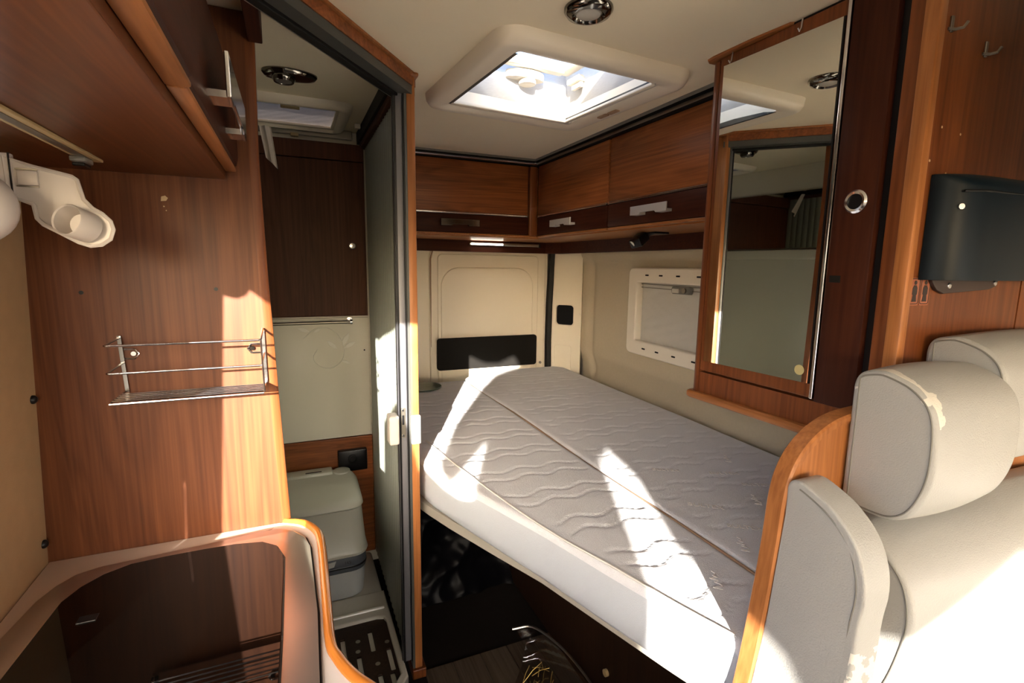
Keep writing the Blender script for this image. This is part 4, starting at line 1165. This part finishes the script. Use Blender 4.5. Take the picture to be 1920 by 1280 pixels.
# ================================================================== BATHROOM
obj('wall_bathroom_side', B().box(-0.43, -0.416, 1.125, 1.93, FZ, 0.449), 'bath_white', kind='structure', label='white moulded side wall inside the bathroom')
obj('bathroom_mirror', B().box(-0.416, -0.408, 1.15, 1.86, 0.095, 0.338, 0.001), 'mirror', label='wide mirror strip on the bathroom side wall', cat='mirror')
obj('bathroom_ledge', B().box(-0.416, -0.395, 1.13, 1.90, 0.045, 0.09, 0.008), 'bath_white', smooth=True, label='white moulded ledge below the bathroom mirror', cat='ledge')
obj('wall_bathroom_rear', B().box(-0.43, 0.285, 1.905, 1.925, FZ, 0.449), 'bath_white', kind='structure', label='pale rear wall inside the bathroom')
obj('wall_bathroom_bed', B().box(0.283, 0.297, 1.36, 1.925, FZ, 0.449), 'cherry_v', kind='structure', label='cherry dividing wall between bathroom and bed')

def bath_cabinet():
    t = thing('bathroom_cabinet', 0.0, 1.88, -0.185, 'dark brown cabinet high on the rear wall of the bathroom', 'cabinet')
    obj('door', B().box(-0.40, 0.245, 1.872, 1.886, -0.180, 0.345, 0.002), 'dark_brown_v', t)
    obj('upper_fascia', B().box(-0.40, 0.248, 1.868, 1.886, 0.347, 0.402, 0.002), 'dark_brown_v', t)
    obj('body', B().box(-0.41, 0.250, 1.887, 1.9045, -0.183, 0.404), 'dark_brown_v', t)
    k = obj('knob', B().lathe((0.200, 1.872, 0.063), (0, -1, 0), [(0.006, 0), (0.006, 0.008), (0.011, 0.012), (0.012, 0.017), (0.009, 0.021), (0.001, 0.022)], 20), 'chrome', t, True)
bath_cabinet()
def splash_panel():
    t = thing('splash_panel', 0.1, 1.898, -0.63, 'glossy cream wall panel with embossed flower vine behind the toilet', 'panel')
    obj('sheet', B().box(-0.40, 0.252, 1.894, 1.9045, -0.632, -0.190, 0.001), 'bath_white', t)
    Y = 1.8935
    v = obj('vine', B().tube(smooth_open([(0.03, Y, -0.26), (0.07, Y, -0.225), (0.11, Y, -0.225), (0.145, Y, -0.25), (0.165, Y, -0.30), (0.155, Y, -0.345), (0.12, Y, -0.37), (0.08, Y, -0.36), (0.06, Y, -0.33), (0.075, Y, -0.30)], 8), 0.0014, 6), 'white_relief', t, True)
    def leaf(x, z, a, L):
        c, s_ = math.cos(a), math.sin(a)
        pts = [(0, 0), (0.3, 0.16), (0.6, 0.18), (1, 0), (0.6, -0.14), (0.3, -0.14)]
        return obj('leaf', plate_mesh([(x + L * (p * c - q * s_), z + L * (p * s_ + q * c)) for p, q in pts], [], 0.002, (0, Y, 0), (1, 0, 0), (0, 0, 1), 0.0005), 'white_relief', t)
    for a in ((0.16, -0.29, 1.1, 0.05), (0.165, -0.30, 0.5, 0.045), (0.14, -0.30, 2.4, 0.045), (0.05, -0.235, 2.8, 0.04), (0.09, -0.225, 3.6, 0.03), (0.155, -0.345, -0.4, 0.03)):
        leaf(*a)
    obj('dark_spot', B().disc((0.235, 1.893, -0.31), (0, -1, 0), 0.003, 0.001, 10), 'black', t)
splash_panel()
obj('bathroom_skirt', B().box(-0.40, 0.255, 1.888, 1.9045, FZ + 0.05, -0.634, 0.003), 'cherry_x', label='cherry lower board behind the toilet', cat='board')
def towel_bar():
    t = thing('towel_bar', 0.05, 1.85, -0.205, 'thin chrome towel bar below the bathroom cabinet', 'rail')
    obj('rod', B().tube([(-0.38, 1.845, -0.202), (0.188, 1.845, -0.200)], 0.0055, 10), 'dull_metal', t, True)
    obj('holder', B().tube([(0.186, 1.892, -0.197), (0.186, 1.845, -0.197)], 0.0065, 10).disc((0.186, 1.893, -0.197), (0, -1, 0), 0.010, 0.004), 'chrome', t, True)
    obj('end_knob', B().disc((0.183, 1.845, -0.200), (1, 0, 0), 0.009, 0.008), 'chrome', t, True)
towel_bar()
def outlet():
    t = thing('black_outlet_box', 0.18, 1.87, -0.76, 'black wall box on the cherry board behind the toilet', 'outlet')
    obj('box', B().box(0.128, 0.230, 1.862, 1.887, -0.756, -0.676, 0.004), 'black', t, True)
    obj('socket', B().lathe((0.178, 1.862, -0.708), (0, -1, 0), [(0.017, 0), (0.017, 0.004), (0.013, 0.005), (0.011, 0.001), (0.001, 0.001)], 20), 'rubber', t, True)
outlet()

TZ = -1.10
def toilet():
    t = thing('portable_toilet', 0.05, 1.75, TZ, 'white portable toilet with closed lid and dark grey band', 'toilet')
    x0, x1, y0, y1 = -0.10, 0.188, 1.615, 1.86
    def ring(d, z, r=0.045, dy=0.0, slope=0.0):
        return [(x, y, z + slope * (y - y0)) for x, y in rrect(x0 - d, x1 + d, y0 - d + dy, y1 + d * 0.3, r, 7)]
    obj('waste_tank', B().loft([ring(-0.014, TZ), ring(-0.008, TZ + 0.006), ring(-0.003, TZ + 0.06), ring(0.0, -1.000)]), 'toilet_lower', t, True)
    bd = obj('band', B().loft([ring(0.001, -0.999), ring(0.003, -0.992), ring(0.003, -0.955), ring(0.001, -0.945)]), 'toilet_grey', t, True)
    obj('band_line', B().loft([ring(0.0035, -0.985), ring(0.0045, -0.983), ring(0.0045, -0.980), ring(0.0035, -0.978)], False, False), 'black', bd, True)
    obj('catch', B().prism([(x, y0 - 0.005, z) for x, z in [(0.045, -0.976), (0.085, -0.970), (0.092, -0.952), (0.045, -0.956)]], (0, 0.01, 0)), 'toilet_lower', bd)
    obj('marking', text_mesh('165', 0.014, (0.128, y0 - 0.0042, -0.964), (1, 0, 0), (0, 0, 1)), 'sticker_ink', bd)
    ub = obj('upper_body', B().loft([ring(0.006, -0.945), ring(0.009, -0.935), ring(0.004, -0.925), ring(-0.002, -0.85), ring(-0.006, -0.79)]), 'toilet_white', t, True)
    obj('marking', text_mesh('tti', 0.016, (0.076, y0 + 0.001, -0.893), (1, 0, 0), (0, 0, 1)), 'sticker_ink', ub)
    ld = obj('lid', B().loft([ring(-0.005, -0.789, 0.045), ring(-0.001, -0.783, 0.045, 0, 0.02), ring(-0.003, -0.772, 0.045, 0, 0.06), ring(-0.014, -0.763, 0.04, 0.0, 0.09), ring(-0.026, -0.759, 0.035, 0, 0.1), ring(-0.05, -0.758, 0.03, 0, 0.1)]), 'toilet_white', t, True)
    obj('hinge_block', B().box(0.05 - 0.10, 0.105, 1.815, 1.87, -0.765, -0.728, 0.006), 'toilet_white', t, True)
    obj('slot', B().box(0.015, 0.068, 1.826, 1.833, -0.7285, -0.727), 'black', ld)
    obj('filler_cap', B().disc((0.135, 1.835, -0.755), (0, 0, 1), 0.030, 0.022, 24, None, 0.004), 'toilet_white', t, True)
toilet()

def shower_tray():
    t = thing('shower_tray', 0.05, 1.4, FZ, 'white shower tray with raised step in front of the toilet', 'shower tray')
    out = [(-0.40, 1.13), (0.16, 1.13), (0.238, 1.232), (0.238, 1.62), (-0.40, 1.62)]
    rec = [(-0.36, 1.145), (0.157, 1.145), (0.230, 1.242), (0.230, 1.475), (0.223, 1.495), (0.20, 1.503), (-0.36, 1.503)]
    obj('rim', plate_mesh(out, [rec], 0.05, (0, 0, TZ - 0.024), (1, 0, 0), (0, 1, 0), 0.005), 'tray_white', t, True)
    obj('pan', B().prism([(-0.40, 1.15, FZ + 0.001), (0.155, 1.135, FZ + 0.001), (0.234, 1.236, FZ + 0.001), (0.234, 1.60, FZ + 0.001), (-0.40, 1.60, FZ + 0.001)], (0, 0, 0.032)), 'tray_white', t)
    obj('step', B().box(-0.40, 0.238, 1.56, 1.89, FZ + 0.001, TZ - 0.002, 0.010, 3), 'tray_white', t, True)
    obj('step_ridge', B().tube([(-0.38, 1.535, TZ + 0.001), (0.228, 1.535, TZ + 0.001)], 0.006, 8), 'tray_white', t, True)
shower_tray()
def duckboard():
    t = thing('shower_duckboard', 0.0, 1.34, TZ - 0.03, 'dark brown slotted wooden board lying in the shower tray', 'board')
    s = 1.10 / 1.2
    slots = []
    for (x, y) in ((0.0995, 1.53), (0.186, 1.536), (0.231, 1.437), (0.140, 1.435), (0.190, 1.34), (0.095, 1.33), (0.05, 1.44), (0.005, 1.53), (0.005, 1.34), (-0.04, 1.43), (0.145, 1.33), (0.225, 1.335), (-0.09, 1.53), (-0.09, 1.33)):
        x *= s; y *= s
        slots.append(rrect(x - 0.0075, x + 0.0075, y - 0.044, y + 0.044, 0.004, 3))
    out = [(-0.355, 1.15), (0.155, 1.15), (0.2265, 1.245), (0.2265, 1.473), (0.2205, 1.491), (0.199, 1.499), (-0.355, 1.499)]
    slots = [q for q in slots if min(p[1] for p in q) > 1.155 and max(p[0] for p in q) < 0.222 and max(p[1] for p in q) < 1.49]
    obj('board', plate_mesh(out, slots, 0.006, (0, 0, TZ - 0.012), (1, 0, 0), (0, 1, 0), 0.001), 'board_dark', t)
    for (x, y) in ((0.14, 1.505), (0.232, 1.515), (0.145, 1.55), (0.19, 1.432), (0.24, 1.33)):
        obj('drain_dimple', B().disc((x * s, y * s, TZ - 0.0092), (0, 0, 1), 0.007, 0.0006, 12), 'dull_metal', t)
duckboard()

def tambour_door():
    t = thing('roller_shutter_door', 0.255, 1.6, TZ, 'grey-green ribbed roller shutter door of the bathroom, slid open', 'door')
    def f(u, v):
        y = 1.305 + u * 0.585; z = TZ + 0.005 + v * (0.425 - TZ)
        c = (y / 0.032) % 1.0
        x = 0.2545 + 0.008 * (y - 1.305) - 0.0050 * abs(math.sin(math.pi * c)) ** 0.55
        return (x, y, z)
    obj('ribbed_curtain', B().grid(f, 300, 4), 'tambour', t, True, 80)
    obj('curtain_back', B().box(0.258, 0.262, 1.305, 1.89, TZ + 0.005, 0.425), 'tambour', t)
    e = obj('edge_profile', B().box(0.240, 0.262, 1.276, 1.305, TZ + 0.002, 0.42, 0.003), 'profile_grey', t, True)
    obj('edge_seal', B().box(0.2615, 0.2665, 1.272, 1.30, TZ + 0.002, 0.42), 'black', t)
    obj('edge_seal', B().box(0.2385, 0.2405, 1.283, 1.290, TZ + 0.002, 0.42), 'black', e)
    obj('edge_seal', B().box(0.2405, 0.2455, 1.2745, 1.277, TZ + 0.002, 0.42), 'black', e)
    lk = obj('lock_handle', B().box(0.214, 0.2395, 1.268, 1.312, -0.462, -0.385, 0.005, 3), 'white_plastic', t, True)
    obj('lock_plate', B().box(0.243, 0.257, 1.2745, 1.277, -0.446, -0.366, 0.0005), 'dull_metal', t)
    obj('lock_bolt', B().box(0.2475, 0.2525, 1.271, 1.2755, -0.41, -0.385, 0.0005), 'black', t)
    for z in (-0.372, -0.440):
        obj('screw', B().disc((0.250, 1.2745, z), (0, -1, 0), 0.0032, 0.0012, 12), 'chrome', t, True)
    for k, z in enumerate((-0.262, -0.297, -0.326)):
        obj('arrow_mark', B().tube([(0.2480, 1.345, z + 0.009), (0.2480, 1.325, z), (0.2480, 1.345, z - 0.009)], 0.0010, 4), 'sticker_ink', t)  # small dark arrow-shaped marks on the ribs
tambour_door()

def door_frame():
    t = thing('bathroom_door_frame', 0.2, 1.2, FZ, 'diagonal cherry bathroom door frame with black guide track', 'door frame')
    obj('post', B().box(0.270, 0.291, 1.268, 1.345, FZ + 0.012, 0.446, 0.003), 'light_wood_v', t, True)
    obj('post_channel', B().box(0.2645, 0.2705, 1.268, 1.345, FZ + 0.012, 0.446), 'seal_grey', t)
    A, C = Vector((-0.035, 0.874, 0)), Vector((0.283, 1.273, 0))
    d = (C - A).normalized(); n = Vector((-d.y, d.x, 0))      # n points into the bathroom
    def rail(a0, a1, z0, z1, name, mat, bev=0.0):
        p = [A - d * 0.02 + n * a0, C + d * 0.012 + n * a0, C + d * 0.012 + n * a1, A - d * 0.02 + n * a1]
        return obj(name, B().prism([(q.x, q.y, z0) for q in p], (0, 0, z1 - z0), bev), mat, t)
    rail(-0.006, 0.012, 0.421, 0.444, 'header', 'cherry_x')
    rail(-0.012, 0.014, 0.444, 0.450, 'header_lip', 'light_wood_y', 0.001)
    rail(-0.004, 0.026, 0.402, 0.4205, 'header_metal', 'seal_grey')
    rail(0.0265, 0.046, 0.396, 0.449, 'guide_track', 'rubber', 0.002)
    rail(0.046, 0.049, 0.397, 0.402, 'track_lip', 'aluminium')
    obj('header_return', B().box(-0.052, -0.028, 0.86, 1.104, 0.398, 0.449, 0.002), 'mahogany_y', t)
    obj('post_cap', B().box(0.262, 0.299, 1.258, 1.35, 0.440, 0.4495, 0.004), 'light_wood_y', t, True)
    obj('side_track', B().box(0.238, 0.272, 1.30, 1.90, 0.395, 0.448, 0.003), 'dark_brown_v', t)
    obj('side_track_seal', B().box(0.230, 0.238, 1.28, 1.90, 0.41, 0.448), 'rubber', t)
    obj('lock_keeper', B().box(0.2685, 0.293, 1.259, 1.2685, -0.462, -0.385, 0.003, 3), 'white_plastic', t, True)
    obj('post_foot', B().box(0.262, 0.300, 1.26, 1.35, FZ, FZ + 0.03, 0.003), 'cherry_v', t)
    for c in ((0.208, 1.315), (0.218, 1.775)):
        obj('track_clip', B().box(c[0] - 0.008, c[0] + 0.010, c[1] - 0.008, c[1] + 0.008, 0.432, 0.447, 0.003), 'cream_plastic', t, True)
door_frame()

def bath_hatch():
    t = thing('bathroom_roof_hatch', -0.07, 1.73, 0.42, 'bathroom roof hatch with crumpled silver blind', 'roof hatch')
    rr = lambda d, r, z: [(x, y, z) for x, y in rrect(-0.30 - d, 0.152 + d, 1.605 - d * 1.0, 1.855 + d * 0.55, r, 5)]
    obj('frame', B().loft([rr(0.036, 0.04, CZ), rr(0.034, 0.04, CZ - 0.010), rr(0.022, 0.03, CZ - 0.020), rr(0.010, 0.012, CZ - 0.021), rr(0.0, 0.008, CZ - 0.012), rr(-0.001, 0.008, CZ + 0.03)], False, False), 'cream_plastic', t, True, 60)
    def cl(u, v):
        x = -0.302 + 0.456 * u; y = 1.603 + 0.254 * v
        return (x, y, CZ - 0.004 + 0.0008 * math.sin(24 * u + 4 * math.sin(7 * v)) * math.sin(11 * v + 3 * u) + 0.0004 * math.sin(60 * u + 33 * v))
    bl = obj('silver_blind', B().grid(cl, 70, 40), 'blind_cloth', t, True, 80)
    obj('blind_bar', B().box(-0.30, 0.152, 1.838, 1.856, CZ - 0.012, CZ - 0.006, 0.001), 'cream_plastic', t)
    obj('blind_bar', B().box(0.142, 0.152, 1.606, 1.84, CZ - 0.012, CZ - 0.006, 0.001), 'cream_plastic', t)
    obj('finger_tab', B().box(-0.005, 0.045, 1.622, 1.648, CZ - 0.016, CZ - 0.008, 0.002), 'tan', bl, True)
    obj('corner_screw', B().disc((0.142, 1.62, CZ - 0.012), (0, 0, -1), 0.004, 0.001, 10), 'black', t)
    obj('guide_track', B().box(-0.40, 0.215, 1.885, 1.903, 0.420, 0.449, 0.003), 'dull_metal', t)
    obj('track_clip', B().box(0.02, 0.045, 1.878, 1.89, 0.412, 0.424, 0.003), 'tan', t, True)
bath_hatch()
def bath_lamp():
    t = thing('bathroom_ceiling_lamp', 0.02, 1.40, 0.42, 'oval black-chrome ceiling lamp inside the bathroom', 'lamp')
    def ov(s, z): return [(0.020 + 0.062 * s * math.cos(a) , 1.40 + (0.036 + 0.006 * math.cos(a + 2.5)) * s * math.sin(a), z) for a in [2 * math.pi * i / 40 for i in range(40)]]
    obj('oval_base', B().loft([ov(1, CZ), ov(1, CZ - 0.004), ov(0.9, CZ - 0.011), ov(0.7, CZ - 0.013)]), 'dark_chrome', t, True)
    obj('ring', B().lathe((0.006, 1.395, CZ - 0.010), (0, 0, -1), [(0.026, 0), (0.026, 0.008), (0.022, 0.014), (0.019, 0.013), (0.018, 0.010)]), 'dark_chrome', t, True)
    obj('lens', B().disc((0.006, 1.395, CZ - 0.018), (0, 0, -1), 0.018, 0.004, 24), 'grey_plastic', t)
bath_lamp()
obj('white_cloth_corner', B().grid(lambda u, v: (-0.062 + 0.03 * u + 0.012 * v, 1.62 + 0.05 * v + 0.006 * math.sin(9 * u), 0.375 - 0.075 * v - 0.03 * u * v), 8, 10), 'white_plastic', smooth=True, label='corner of a white cloth hanging just inside the bathroom door', cat='cloth')
